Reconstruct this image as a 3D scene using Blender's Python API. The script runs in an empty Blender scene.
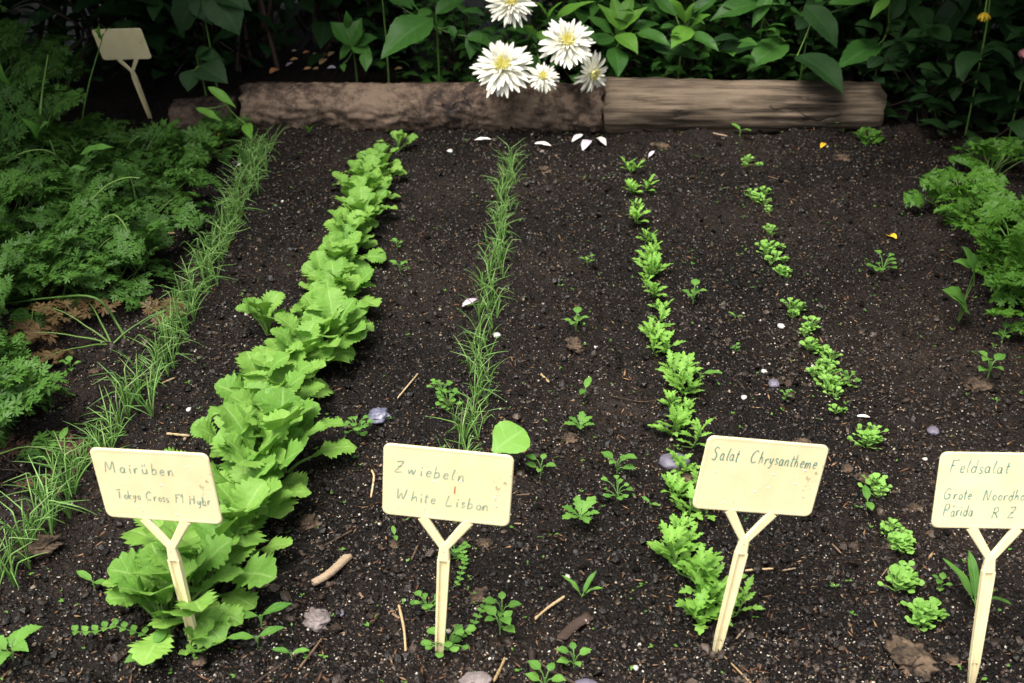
import bpy, math
import numpy as np
from mathutils import Vector, Matrix

# ------------------------------------------------------------------ camera, world, sun, exposure
S = bpy.context.scene
COL = S.collection
rng = np.random.default_rng(7)
CAM_H, PITCH, FOC = 0.80, math.radians(28.3), 40.0
cd = bpy.data.cameras.new('camera'); cam = bpy.data.objects.new('camera', cd); COL.objects.link(cam)
cam.location = (0, 0, CAM_H); cam.rotation_euler = (math.pi/2 - PITCH, 0, 0)
cd.lens = FOC; cd.sensor_width = 36; cd.clip_start = .02; cd.clip_end = 500
cd.dof.use_dof = True; cd.dof.focus_distance = 1.40; cd.dof.aperture_fstop = 11.0
S.camera = cam

SUN_EL, SUN_AZ = math.radians(68), math.radians(222)      # azimuth clockwise from +Y: behind the camera, a little left
W = bpy.data.worlds.new('World'); S.world = W; W.use_nodes = True
nt = W.node_tree; nt.nodes.clear()
sky = nt.nodes.new('ShaderNodeTexSky'); sky.sky_type = 'NISHITA'; sky.sun_disc = False
sky.sun_elevation = SUN_EL; sky.sun_rotation = SUN_AZ; sky.air_density = 1.0; sky.dust_density = 4.0; sky.ozone_density = .6
bg = nt.nodes.new('ShaderNodeBackground'); bg.inputs[1].default_value = 0.085
wo = nt.nodes.new('ShaderNodeOutputWorld')
hs_ = nt.nodes.new('ShaderNodeHueSaturation'); hs_.inputs['Saturation'].default_value = .28      # overcast: the blue is washed out
nt.links.new(sky.outputs[0], hs_.inputs['Color']); nt.links.new(hs_.outputs[0], bg.inputs[0]); nt.links.new(bg.outputs[0], wo.inputs[0])
sl = bpy.data.lights.new('sun', 'SUN'); sl.energy = 1.5; sl.angle = math.radians(32); sl.color = (1, .95, .86)
so = bpy.data.objects.new('sun', sl); COL.objects.link(so)
sd = Vector((math.sin(SUN_AZ)*math.cos(SUN_EL), math.cos(SUN_AZ)*math.cos(SUN_EL), math.sin(SUN_EL)))
so.rotation_euler = sd.to_track_quat('Z', 'Y').to_euler(); so.location = sd*4
S.view_settings.view_transform = 'Standard'; S.view_settings.look = 'None'
S.view_settings.exposure = 1.62; S.view_settings.gamma = 1
S.render.engine = 'CYCLES'

# ------------------------------------------------------------------ pixel helpers (photo pixel -> point of the place)
FP = FOC/36*1024
def ray(px, py):
    a, b = (px-512)/FP, (py-341.5)/FP
    return np.array([a, math.cos(PITCH)-b*math.sin(PITCH), -math.sin(PITCH)-b*math.cos(PITCH)])
def G(px, py, z=0.0):
    d = ray(px, py); return np.array([0, 0, CAM_H]) + d*((z-CAM_H)/d[2])
def P(px, py, Y):
    d = ray(px, py); return np.array([0, 0, CAM_H]) + d*(Y/d[1])

# ------------------------------------------------------------------ noise and soil height
def _hash(i, j, s):
    n = (i.astype(np.int64)*374761393 + j.astype(np.int64)*668265263 + s*1442695041) & 0xffffffff
    n = ((n ^ (n >> 13))*1274126177) & 0xffffffff
    return ((n ^ (n >> 16)) & 0xffff)/65535.0
def vnoise(x, y, s):
    i, j = np.floor(x), np.floor(y); fx, fy = x-i, y-j
    fx = fx*fx*(3-2*fx); fy = fy*fy*(3-2*fy)
    a, b, c, d = _hash(i, j, s), _hash(i+1, j, s), _hash(i, j+1, s), _hash(i+1, j+1, s)
    return (a*(1-fx)+b*fx)*(1-fy)+(c*(1-fx)+d*fx)*fy
def cells(x, y, s):
    i, j = np.floor(x), np.floor(y); m = np.full(x.shape, 9.0)
    for di in (-1, 0, 1):
        for dj in (-1, 0, 1):
            px = i+di+_hash(i+di, j+dj, s); py = j+dj+_hash(i+di, j+dj, s+1)
            m = np.minimum(m, (px-x)**2+(py-y)**2)
    return np.sqrt(m)
def soil_h(x, y):
    x = np.asarray(x, float); y = np.asarray(y, float)
    big = (vnoise(x*2.3, y*2.3, 1)-.5)*.022 + (vnoise(x*7, y*7, 2)-.5)*.012
    clod = (1-np.clip(cells(x*34, y*34, 5), 0, 1))*.006*np.clip(vnoise(x*9, y*9, 6)*2-.6, 0, 1)
    fine = (1-np.clip(cells(x*85, y*85, 8), 0, 1))*.0048 + (vnoise(x*210, y*210, 11)-.5)*.005 + (vnoise(x*48, y*48, 12)-.5)*.010
    near = np.exp(-np.clip(np.hypot(x, (y-1.6))-2.2, 0, None)*1.5)
    back = np.clip((y-2.5)/.12, 0, 1)*.03                                    # earth behind the logs lies higher
    foot = np.exp(-((y-2.452)/.022)**2)*.016*np.clip(vnoise(x*9, y*2, 31)*2-.55, 0, 1)*(np.abs(x) < 1)     # earth heaped against the logs
    return (big+back+foot) + (clod+fine)*near

# ------------------------------------------------------------------ mesh helpers
class MB:
    """collects verts / faces / a per-vertex vector 'lv' (u across, v along, random tone)"""
    def __init__(s): s.V=[]; s.F={3:[], 4:[]}; s.A=[]; s.n=0
    def add(s, V, F, A=None):
        V = np.asarray(V, float).reshape(-1, 3); F = np.asarray(F, int)
        s.V.append(V); s.F[F.shape[1]].append(F+s.n)
        if A is None: A = np.zeros_like(V); A[:, 2] = rng.random()
        s.A.append(A); s.n += len(V)
    def merge(s, o, M=None, t=None, tone=None):
        V = np.concatenate(o.V); A = np.concatenate(o.A).copy()
        if M is not None: V = V@np.asarray(M).T
        if t is not None: V = V+t
        if tone is not None: A[:, 2] = tone
        for k in (3, 4):
            if o.F[k]: s.F[k].append(np.concatenate(o.F[k])+s.n)
        s.V.append(V); s.A.append(A); s.n += len(V)
    def mesh(s, name, mat, smooth=True):
        V = np.concatenate(s.V) if s.V else np.zeros((0, 3)); me = bpy.data.meshes.new(name)
        q = np.concatenate(s.F[4]) if s.F[4] else np.zeros((0, 4), int); t = np.concatenate(s.F[3]) if s.F[3] else np.zeros((0, 3), int)
        me.vertices.add(len(V)); me.vertices.foreach_set('co', V.astype(np.float32).ravel())
        loops = np.concatenate([q.ravel(), t.ravel()]); me.loops.add(len(loops)); me.loops.foreach_set('vertex_index', loops.astype(np.int32))
        st = np.concatenate([np.arange(len(q))*4, len(q)*4+np.arange(len(t))*3])
        me.polygons.add(len(st)); me.polygons.foreach_set('loop_start', st.astype(np.int32))
        me.polygons.foreach_set('use_smooth', np.full(len(st), smooth))
        me.update(calc_edges=True); me.validate()
        at = me.attributes.new('lv', 'FLOAT_VECTOR', 'POINT')
        A = np.concatenate(s.A).astype(np.float32)
        if len(me.vertices) == len(A): at.data.foreach_set('vector', A.ravel())
        for m in (mat if isinstance(mat, (list, tuple)) else [mat]): me.materials.append(m)
        return me
    def obj(s, name, mat, parent=None, smooth=True):
        o = bpy.data.objects.new(name, s.mesh(name, mat, smooth)); COL.objects.link(o); o.parent = parent
        return o
def tag(o, label=None, cat=None, group=None, kind=None):
    if label: o['label'] = label
    if cat: o['category'] = cat
    if group: o['group'] = group
    if kind: o['kind'] = kind
    return o
def thing(name, loc=(0, 0, 0), rz=0, label=None, cat=None, group=None):
    o = bpy.data.objects.new(name, None); COL.objects.link(o); o.empty_display_size = .03
    o.location = tuple(float(v) for v in loc); o.rotation_euler = (0, 0, rz); return tag(o, label, cat, group)
def dup(root, loc, rz=0, sc=1, label=None, group=None):
    r = root.copy(); COL.objects.link(r); r.location = tuple(float(v) for v in loc); r.rotation_euler = (0, 0, rz); r.scale = (sc, sc, sc)
    if label: r['label'] = label
    if group: r['group'] = group
    for ch in root.children:
        c = ch.copy(); COL.objects.link(c); c.parent = r
        for g in ch.children: d = g.copy(); COL.objects.link(d); d.parent = c
    return r
class Kit:
    """variants of one kind of thing: each variant is used itself the first time, copied after"""
    def __init__(s, makers): s.v = [(m, None) for m in makers]; s.roots=[None]*len(makers); s.makers=makers
    def put(s, k, loc, rz, sc, label, cat, group=None):
        k %= len(s.makers)
        if s.roots[k] is None:
            r = s.roots[k] = s.makers[k](); r.location = tuple(float(v) for v in loc); r.rotation_euler = (0, 0, rz); r.scale = (sc,)*3
        else: r = dup(s.roots[k], loc, rz, sc)
        if 'group' in r: del r['group']
        return tag(r, label, cat, group)

def Rz(a): c, s = math.cos(a), math.sin(a); return np.array([[c, -s, 0], [s, c, 0], [0, 0, 1]])
def Rx(a): c, s = math.cos(a), math.sin(a); return np.array([[1, 0, 0], [0, c, -s], [0, s, c]])
def Ry(a): c, s = math.cos(a), math.sin(a); return np.array([[c, 0, s], [0, 1, 0], [-s, 0, c]])
def smooth_path(pts, n=4):
    p = np.asarray(pts, float); q = np.vstack([2*p[0]-p[1], p, 2*p[-1]-p[-2]]); out = []
    for i in range(1, len(q)-2):
        for t in np.arange(n)/n:
            a, b, c, d = q[i-1], q[i], q[i+1], q[i+2]
            out.append(.5*((2*b)+(c-a)*t+(2*a-5*b+4*c-d)*t*t+(-a+3*b-3*c+d)*t**3))
    return np.array(out+[p[-1]])
def tube(mb, pts, r, sides=5, tone=None, cap=True):
    pts = np.asarray(pts, float); n = len(pts); r = np.broadcast_to(r, (n,)) if np.ndim(r) else np.full(n, r)
    T = np.gradient(pts, axis=0); T /= np.linalg.norm(T, axis=1)[:, None]+1e-12
    ref = np.array([0, 0, 1.]) if abs(T[0, 2]) < .8 else np.array([1., 0, 0])
    a = np.cross(T, ref); a /= np.linalg.norm(a, axis=1)[:, None]+1e-12; b = np.cross(T, a)
    th = np.arange(sides)*2*math.pi/sides
    V = pts[:, None]+r[:, None, None]*(np.cos(th)[None, :, None]*a[:, None]+np.sin(th)[None, :, None]*b[:, None])
    V = V.reshape(-1, 3); i = np.arange(n-1)[:, None]*sides; k = np.arange(sides)[None]; k2 = (k+1) % sides
    F = np.stack([i+k, i+k2, i+sides+k2, i+sides+k], -1).reshape(-1, 4)
    A = np.zeros_like(V); A[:, 1] = np.repeat(np.linspace(0, 1, n), sides); A[:, 2] = rng.random() if tone is None else tone
    mb.add(V, F, A)
    if cap:
        for e, c in ((0, pts[0]), ((n-1)*sides, pts[-1])):
            VV = np.vstack([V[e:e+sides], c[None]]); FF = np.array([[q, (q+1) % sides, sides] for q in range(sides)])
            mb.add(VV, FF, np.tile(A[e], (sides+1, 1)))

# ------------------------------------------------------------------ leaves
def prof(keys, n, teeth=0, amp=0., rnd=0., asym=False):
    t = np.linspace(0, 1, n+1); k = np.array(keys, float); w = np.interp(t, k[:, 0], k[:, 1])
    w = (w+np.roll(w, 1)+np.roll(w, -1))/3; w[0] = k[0, 1]; w[-1] = k[-1, 1]
    def side():
        s = w.copy()
        if teeth:
            ph = (t*teeth+rng.random()) % 1
            s *= 1+amp*(ph-.5)*2*(.7+.6*rng.random(len(t)))
        return s*(1+rnd*(rng.random(len(t))-.5))
    return side(), side()
def leaf(L, Wd, pr, bend0=.5, bend1=-.4, fold=.25, wav=.03, cross=2, twist=0.):
    """blade along +Y from the origin, up +Z; pitch goes bend0 -> bend1 (radians) along it"""
    l, r = pr; n = len(l)-1; t = np.linspace(0, 1, n+1)
    ang = bend0+(bend1-bend0)*t; ds = L/n
    cy = np.concatenate([[0], np.cumsum(np.cos(ang[:-1])*ds)]); cz = np.concatenate([[0], np.cumsum(np.sin(ang[:-1])*ds)])
    us = np.linspace(-1, 1, 2*cross+1); V = []; A = []
    ph = rng.random()*6.28; tone = rng.random(); fq = rng.uniform(9, 15)
    ny, nz = -np.sin(ang), np.cos(ang)
    for u in us:
        w = np.where(u < 0, l, r)*Wd*abs(u)
        x = np.sign(u)*w*math.cos(fold); h = w*math.sin(fold)+wav*L*abs(u)**1.5*np.sin(t*fq+ph+(2 if u > 0 else 0))*np.sin(t*math.pi)
        tw = twist*t; x2 = x*np.cos(tw)-h*np.sin(tw); h2 = x*np.sin(tw)+h*np.cos(tw)
        V.append(np.stack([x2, cy+ny*h2, cz+nz*h2], -1)); A.append(np.stack([np.full(n+1, u), t, np.full(n+1, tone)], -1))
    V = np.stack(V, 1).reshape(-1, 3); A = np.stack(A, 1).reshape(-1, 3); m = len(us)
    i = np.arange(n)[:, None]*m; k = np.arange(m-1)[None]
    F = np.stack([i+k, i+k+1, i+m+k+1, i+m+k], -1).reshape(-1, 4)
    mb = MB(); mb.add(V, F, A); return mb
TURNIP = [(0, .05), (.08, .10), (.16, .20), (.24, .17), (.36, .36), (.5, .44), (.66, .50), (.8, .44), (.92, .27), (1, .03)]
OVATE = [(0, .03), (.08, .22), (.2, .42), (.35, .5), (.5, .47), (.68, .34), (.85, .15), (1, .0)]
ROUND = [(0, .06), (.12, .14), (.3, .36), (.5, .5), (.72, .5), (.9, .32), (1, .04)]
LANCE = [(0, .05), (.2, .4), (.45, .5), (.7, .4), (.9, .16), (1, .0)]
CHRYS = [(0, .12), (.14, .16), (.3, .32), (.5, .46), (.68, .46), (.84, .28), (1, .03)]
def leaf_between(mb, b, t, wfrac, keys=OVATE, up=(0, -.45, 1), n=18, teeth=12, amp=.05, fold=.2, arch=.35, roll=0., tone=None, cross=2):
    b, t = np.asarray(b, float), np.asarray(t, float); y = t-b; L = np.linalg.norm(y); y /= L
    z = np.asarray(up, float); z = z-y*(z@y); z /= np.linalg.norm(z); x = np.cross(y, z)
    if roll: z, x = z*math.cos(roll)+x*math.sin(roll), x*math.cos(roll)-z*math.sin(roll)
    lf = leaf(L*1.02, L*wfrac, prof(keys, n, teeth, amp), arch, -arch, fold, .02, cross)
    mb.merge(lf, np.stack([x, y, z], 1), b, tone)
def put_leaf(mb, lf, base, az, tilt=0., tone=None):
    mb.merge(lf, Rz(az)@Ry(tilt), np.asarray(base, float), tone)

def feather(L, pairs=3, sub=2, lobew=.40, seed=0, wide=.5, lob=.15, fan=5):
    """a divided (carrot or parsley-like) leaf along +Y: pinnae carry leaflets, each leaflet a fan of narrow lobes, every leaflet tilted its own way"""
    r = np.random.default_rng(seed); V = []
    def d3(a): return np.array([math.sin(a), math.cos(a), 0.])
    def leaflet(p, a, l):
        tilt = r.uniform(-.5, .5); pit = r.uniform(-.5, .35); d = d3(a); sd = np.array([d[1], -d[0], 0.]); n = np.array([0, 0, 1.])
        d = d*math.cos(pit)+n*math.sin(pit); sd = sd*math.cos(tilt)+n*math.sin(tilt)
        for k in range(fan):
            b = (k-(fan-1)/2)*math.radians(38)+r.uniform(-.12, .12); e = d*math.cos(b)+sd*math.sin(b); f = sd*math.cos(b)-d*math.sin(b)
            q = p+d*l*.12*(fan//2-abs(k-(fan-1)/2)); m_ = l*(1-.16*abs(k-(fan-1)/2))*r.uniform(.8, 1.15); w = lobew*l*.5
            V.extend([q-f*w*.35, q+e*m_*.62-f*w, q+e*m_, q+e*m_*.62+f*w]); V.extend([q-f*w*.35, q+e*m_*.62+f*w, q+f*w*.35, q-f*w*.35])
    def twig(a_, b_, w):
        d = b_-a_; d /= np.linalg.norm(d)+1e-9; f = np.array([d[1], -d[0], 0])*w; V.extend([a_-f, b_-f, b_+f, a_+f])
    for i in range(pairs+1):
        t = .25+.75*i/pairs; p = np.array([0, L*t, 0.])
        for sg in ((-1, 1) if i < pairs else (0,)):
            pl = L*wide*(1-.7*(t-.25)/.75)*r.uniform(.8, 1.15); a = sg*math.radians(60-20*i/pairs+r.uniform(-9, 9)); d = d3(a); d[2] = r.uniform(-.15, .25)
            ns = max(1, int(round(sub*(pl/(L*wide))+.4))); twig(p, p+d*pl*.95, L*.006)
            for j in range(ns+1):
                q = p+d*pl*(.35+.65*j/ns)
                for s2 in ((-1, 1) if j < ns else (0,)): leaflet(q, a+s2*math.radians(55+r.uniform(-10, 10)), L*lob*(1.15-.25*j/ns)*r.uniform(.8, 1.15))
    V3 = np.array(V); F = np.arange(len(V3)).reshape(-1, 4)
    return V3, F
def bendY(V, L, a0, a1, rollx=0.):
    """wrap a flat leaf (XY, along Y) onto an arc whose pitch goes a0->a1"""
    t = np.clip(V[:, 1]/L, -.05, 1.1); n = 40; tt = np.linspace(-.05, 1.1, n); an = a0+(a1-a0)*tt
    cy = np.cumsum(np.cos(an))*(tt[1]-tt[0])*L; cz = np.cumsum(np.sin(an))*(tt[1]-tt[0])*L
    i0 = np.searchsorted(tt, 0); cy -= cy[i0]; cz -= cz[i0]
    A = np.interp(t, tt, an); Y = np.interp(t, tt, cy); Z = np.interp(t, tt, cz)
    h = V[:, 2]
    return np.column_stack([V[:, 0], Y-np.sin(A)*h, Z+np.cos(A)*h])

# ------------------------------------------------------------------ materials
def newmat(name):
    m = bpy.data.materials.new(name); m.use_nodes = True; n = m.node_tree; n.nodes.clear()
    o = n.nodes.new('ShaderNodeOutputMaterial'); return m, n, o
def N(n, t, **k):
    x = n.nodes.new(t)
    for a, b in k.items():
        if a.startswith('i_'): x.inputs[int(a[2:])].default_value = b
        else: setattr(x, a, b)
    return x
def ramp(n, stops):
    r = n.nodes.new('ShaderNodeValToRGB'); e = r.color_ramp.elements
    while len(e) > 1: e.remove(e[-1])
    e[0].position, e[0].color = stops[0][0], (*stops[0][1], 1)
    for p, c in stops[1:]: q = e.new(p); q.color = (*c, 1)
    return r
def math_(n, op, a=None, b=None, va=0., vb=0.):
    x = n.nodes.new('ShaderNodeMath'); x.operation = op; x.inputs[0].default_value = va; x.inputs[1].default_value = vb
    if a is not None: n.links.new(a, x.inputs[0])
    if b is not None: n.links.new(b, x.inputs[1])
    return x.outputs[0]
def leaf_mat(name, dark, light, vein, trans=.28, rough=.45, nscale=60, veins=9, bump=.35):
    m, n, o = newmat(name); L = n.links.new
    at = N(n, 'ShaderNodeAttribute', attribute_name='lv'); sp = N(n, 'ShaderNodeSeparateXYZ'); L(at.outputs['Vector'], sp.inputs[0])
    tc = N(n, 'ShaderNodeTexCoord'); nz = N(n, 'ShaderNodeTexNoise'); nz.inputs['Scale'].default_value = nscale; nz.inputs['Detail'].default_value = 4
    L(tc.outputs['Object'], nz.inputs['Vector'])
    mixf = math_(n, 'ADD', math_(n, 'MULTIPLY', sp.outputs[2], None, vb=.6), math_(n, 'MULTIPLY', nz.outputs[0], None, vb=.5))
    rp = ramp(n, [(.1, dark), (.95, light)]); L(mixf, rp.inputs[0])
    au = math_(n, 'ABSOLUTE', sp.outputs[0])
    mid = math_(n, 'SUBTRACT', None, math_(n, 'MULTIPLY', au, None, vb=9.), va=1.0)       # midrib
    sv = math_(n, 'SINE', math_(n, 'MULTIPLY', math_(n, 'SUBTRACT', sp.outputs[1], math_(n, 'MULTIPLY', au, None, vb=.22)), None, vb=veins*6.283))
    sv2 = math_(n, 'MULTIPLY', math_(n, 'SUBTRACT', sv, None, vb=.9), None, vb=5.)
    vf = math_(n, 'MAXIMUM', mid, sv2); cl = N(n, 'ShaderNodeClamp'); L(vf, cl.inputs[0])
    mx = N(n, 'ShaderNodeMix', data_type='RGBA'); L(math_(n, 'MULTIPLY', cl.outputs[0], None, vb=.55), mx.inputs[0]); L(rp.outputs[0], mx.inputs[6]); mx.inputs[7].default_value = (*vein, 1)
    bs = N(n, 'ShaderNodeBsdfPrincipled'); L(mx.outputs[2], bs.inputs['Base Color']); bs.inputs['Roughness'].default_value = rough; bs.inputs['Specular IOR Level'].default_value = .22
    bp = N(n, 'ShaderNodeBump'); bp.inputs['Strength'].default_value = bump; bp.inputs['Distance'].default_value = .002
    L(math_(n, 'SUBTRACT', math_(n, 'MULTIPLY', nz.outputs[0], None, vb=1.), math_(n, 'MULTIPLY', cl.outputs[0], None, vb=.25)), bp.inputs['Height']); L(bp.outputs[0], bs.inputs['Normal'])
    tr = N(n, 'ShaderNodeBsdfTranslucent'); hs = N(n, 'ShaderNodeHueSaturation'); hs.inputs['Value'].default_value = 1.15; hs.inputs['Saturation'].default_value = 1.1
    L(mx.outputs[2], hs.inputs['Color']); L(hs.outputs[0], tr.inputs[0])
    ms = N(n, 'ShaderNodeMixShader'); ms.inputs[0].default_value = trans; L(bs.outputs[0], ms.inputs[1]); L(tr.outputs[0], ms.inputs[2]); L(ms.outputs[0], o.inputs[0])
    return m
def plain_mat(name, stops, rough=.6, scale=40, bump=.3, spec=.4, use_tone=True, dist=.002, stretch=None):
    m, n, o = newmat(name); L = n.links.new
    at = N(n, 'ShaderNodeAttribute', attribute_name='lv'); sp = N(n, 'ShaderNodeSeparateXYZ'); L(at.outputs['Vector'], sp.inputs[0])
    tc = N(n, 'ShaderNodeTexCoord'); mp = N(n, 'ShaderNodeMapping'); L(tc.outputs['Object'], mp.inputs[0])
    if stretch: mp.inputs['Scale'].default_value = stretch
    nz = N(n, 'ShaderNodeTexNoise'); nz.inputs['Scale'].default_value = scale; nz.inputs['Detail'].default_value = 6; nz.inputs['Roughness'].default_value = .65; L(mp.outputs[0], nz.inputs['Vector'])
    f = nz.outputs[0]
    if use_tone: f = math_(n, 'ADD', math_(n, 'MULTIPLY', sp.outputs[2], None, vb=.7), math_(n, 'MULTIPLY', nz.outputs[0], None, vb=.35))
    rp = ramp(n, stops); L(f, rp.inputs[0])
    bs = N(n, 'ShaderNodeBsdfPrincipled'); L(rp.outputs[0], bs.inputs['Base Color']); bs.inputs['Roughness'].default_value = rough; bs.inputs['Specular IOR Level'].default_value = spec
    bp = N(n, 'ShaderNodeBump'); bp.inputs['Strength'].default_value = bump; bp.inputs['Distance'].default_value = dist; L(nz.outputs[0], bp.inputs['Height']); L(bp.outputs[0], bs.inputs['Normal'])
    L(bs.outputs[0], o.inputs[0]); return m

def soil_mat():
    m, n, o = newmat('garden soil'); L = n.links.new
    tc = N(n, 'ShaderNodeTexCoord')
    a = N(n, 'ShaderNodeTexNoise'); a.inputs['Scale'].default_value = 2.2; a.inputs['Detail'].default_value = 3; L(tc.outputs['Object'], a.inputs[0])
    b = N(n, 'ShaderNodeTexNoise'); b.inputs['Scale'].default_value = 130; b.inputs['Detail'].default_value = 6; b.inputs['Roughness'].default_value = .7; L(tc.outputs['Object'], b.inputs[0])
    c = N(n, 'ShaderNodeTexVoronoi'); c.inputs['Scale'].default_value = 260; L(tc.outputs['Object'], c.inputs[0])
    f = math_(n, 'ADD', math_(n, 'MULTIPLY', math_(n, 'SUBTRACT', a.outputs[0], None, vb=.13), None, vb=.75), math_(n, 'MULTIPLY', b.outputs[0], None, vb=.55))
    rp = ramp(n, [(.38, (.0018, .0012, .0008)), (.54, (.0065, .0042, .0030)), (.68, (.020, .0132, .0098)), (.84, (.070, .050, .038))]); L(f, rp.inputs[0])
    bs = N(n, 'ShaderNodeBsdfPrincipled'); L(rp.outputs[0], bs.inputs['Base Color']); bs.inputs['Roughness'].default_value = .6; bs.inputs['Specular IOR Level'].default_value = .2
    bp = N(n, 'ShaderNodeBump'); bp.inputs['Strength'].default_value = .9; bp.inputs['Distance'].default_value = .003
    L(math_(n, 'ADD', b.outputs[0], c.outputs[0]), bp.inputs['Height']); L(bp.outputs[0], bs.inputs['Normal']); L(bs.outputs[0], o.inputs[0]); return m
M_soil = soil_mat()
M_crumb = plain_mat('soil crumb', [(.0, (.0016, .0010, .0007)), (.45, (.0058, .0037, .0026)), (.72, (.020, .0130, .0096)), (1, (.12, .085, .063))], .38, 300, .6, .38)
M_grit = plain_mat('pale grit', [(.1, (.10, .07, .045)), (.5, (.27, .21, .15)), (.95, (.68, .64, .56))], .5, 200, .2)
M_bark = plain_mat('bark bits', [(.1, (.05, .022, .010)), (.5, (.15, .070, .032)), (.9, (.36, .22, .11))], .7, 200, .4)
M_turnip = leaf_mat('turnip leaf', (.115, .275, .040), (.245, .44, .078), (.36, .54, .17), .24, .5, 110, 6, .8)
M_onion = plain_mat('onion blade', [(.1, (.065, .16, .028)), (.6, (.14, .29, .06)), (1, (.30, .44, .15))], .45, 60, .1)
M_chrys = leaf_mat('chrysanthemum greens leaf', (.15, .34, .04), (.27, .51, .09), (.33, .52, .17), .28, .5, 60, 6)
M_corn = leaf_mat('corn salad leaf', (.17, .37, .055), (.28, .52, .11), (.32, .52, .17), .26, .45, 80, 3)
M_weed = leaf_mat('weed leaf', (.07, .20, .03), (.17, .36, .06), (.22, .40, .12), .28, .5, 60, 4)
M_carrot = leaf_mat('carrot frond', (.013, .050, .008), (.085, .20, .03), (.10, .22, .05), .15, .5, 30, 1, .1)
M_marigold = leaf_mat('marigold frond', (.035, .115, .012), (.11, .26, .03), (.16, .32, .07), .28, .5, 30, 1, .1)
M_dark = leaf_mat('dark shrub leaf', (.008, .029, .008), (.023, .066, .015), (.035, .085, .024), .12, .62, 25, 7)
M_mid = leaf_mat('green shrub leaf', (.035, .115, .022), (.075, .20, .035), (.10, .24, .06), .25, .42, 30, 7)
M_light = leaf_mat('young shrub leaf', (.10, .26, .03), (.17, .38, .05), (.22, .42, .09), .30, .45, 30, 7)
M_stem = plain_mat('green stem', [(.1, (.06, .14, .025)), (.9, (.16, .28, .06))], .5, 60, .1)
M_redleaf = leaf_mat('reddened frond', (.10, .045, .025), (.17, .13, .05), (.25, .2, .1), .25, .5, 40, 1, .1)

def wood_mat(name, base, light, crack_scale, grain, rough=.75):
    m, n, o = newmat(name); L = n.links.new; tc = N(n, 'ShaderNodeTexCoord')
    mp = N(n, 'ShaderNodeMapping'); L(tc.outputs['Object'], mp.inputs[0]); mp.inputs['Scale'].default_value = grain
    a = N(n, 'ShaderNodeTexNoise'); a.inputs['Scale'].default_value = 34; a.inputs['Detail'].default_value = 8; a.inputs['Roughness'].default_value = .8; L(mp.outputs[0], a.inputs[0])
    b = N(n, 'ShaderNodeTexNoise'); b.inputs['Scale'].default_value = 5; b.inputs['Detail'].default_value = 4; L(tc.outputs['Object'], b.inputs[0])
    wv = N(n, 'ShaderNodeVectorMath', operation='ADD'); sc = N(n, 'ShaderNodeVectorMath', operation='SCALE'); sc.inputs[3].default_value = .25
    L(b.outputs[1], sc.inputs[0]); L(mp.outputs[0], wv.inputs[0]); L(sc.outputs[0], wv.inputs[1])
    v = N(n, 'ShaderNodeTexVoronoi', feature='DISTANCE_TO_EDGE'); v.inputs['Scale'].default_value = crack_scale; L(wv.outputs[0], v.inputs[0])
    cr = N(n, 'ShaderNodeMapRange'); cr.inputs['From Max'].default_value = .028; L(v.outputs[0], cr.inputs[0])
    gate = N(n, 'ShaderNodeMapRange'); gate.inputs['From Min'].default_value = .42; gate.inputs['From Max'].default_value = .55; L(b.outputs[0], gate.inputs[0])
    crk = math_(n, 'MAXIMUM', cr.outputs[0], gate.outputs[0])
    rp = ramp(n, [(.43, tuple(c*.22 for c in base)), (.50, base), (.58, light)]); L(math_(n, 'ADD', math_(n, 'MULTIPLY', a.outputs[0], None, vb=.7), math_(n, 'MULTIPLY', b.outputs[0], None, vb=.32)), rp.inputs[0])
    mx = N(n, 'ShaderNodeMix', data_type='RGBA'); L(crk, mx.inputs[0]); mx.inputs[6].default_value = (.008, .006, .005, 1); L(rp.outputs[0], mx.inputs[7])
    bs = N(n, 'ShaderNodeBsdfPrincipled'); L(mx.outputs[2], bs.inputs['Base Color']); bs.inputs['Roughness'].default_value = rough
    bp = N(n, 'ShaderNodeBump'); bp.inputs['Strength'].default_value = .9; bp.inputs['Distance'].default_value = .006
    L(math_(n, 'ADD', a.outputs[0], math_(n, 'MULTIPLY', crk, None, vb=.8)), bp.inputs['Height']); L(bp.outputs[0], bs.inputs['Normal']); L(bs.outputs[0], o.inputs[0]); return m
M_logL = wood_mat('earthy old log', (.075, .046, .030), (.21, .145, .10), 9, (1, 1, 1))
M_logR = wood_mat('weathered log', (.10, .070, .044), (.22, .162, .11), 6, (.06, 2.2, 2.2))
M_stub = wood_mat('rotten wood', (.06, .036, .024), (.15, .10, .07), 16, (1, 1, 1))

# ------------------------------------------------------------------ soil sheet
def axis(lo, hi, step, far, grow=1.22):
    a = list(np.arange(lo, hi, step)); s = step; v = a[-1]
    while v < far: s *= grow; v += s; a.append(v)
    s = step; v = a[0]; b = []
    while v > -far: s *= grow; v -= s; b.append(v)
    return np.array(b[::-1]+a)
xs = axis(-1.15, 1.15, .0036, 60); ys = []
y = .70
while y < 2.62: ys.append(y); y += .0026+.0016*(y-.7)
ys = np.array(ys); s = .004; v = ys[-1]; ext = []
while v < 150: s *= 1.2; v += s; ext.append(v)
s = .004; v = ys[0]; pre = []
while v > -60: s *= 1.25; v -= s; pre.append(v)
ys = np.concatenate([pre[::-1], ys, ext])
X, Y = np.meshgrid(xs, ys); Z = soil_h(X, Y)
i = np.arange(len(ys)-1)[:, None]*len(xs); k = np.arange(len(xs)-1)[None]
F = np.stack([i+k, i+k+1, i+len(xs)+k+1, i+len(xs)+k], -1).reshape(-1, 4)
mb = MB(); mb.add(np.stack([X, Y, Z], -1).reshape(-1, 3), F); tag(mb.obj('soil', M_soil), kind='structure')

def sh(x, y): return float(soil_h(np.array([x]), np.array([y]))[0])
def GS(px, py):
    g = G(px, py); 
    for _ in range(3): g = G(px, py, sh(g[0], g[1]))
    return g

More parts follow.
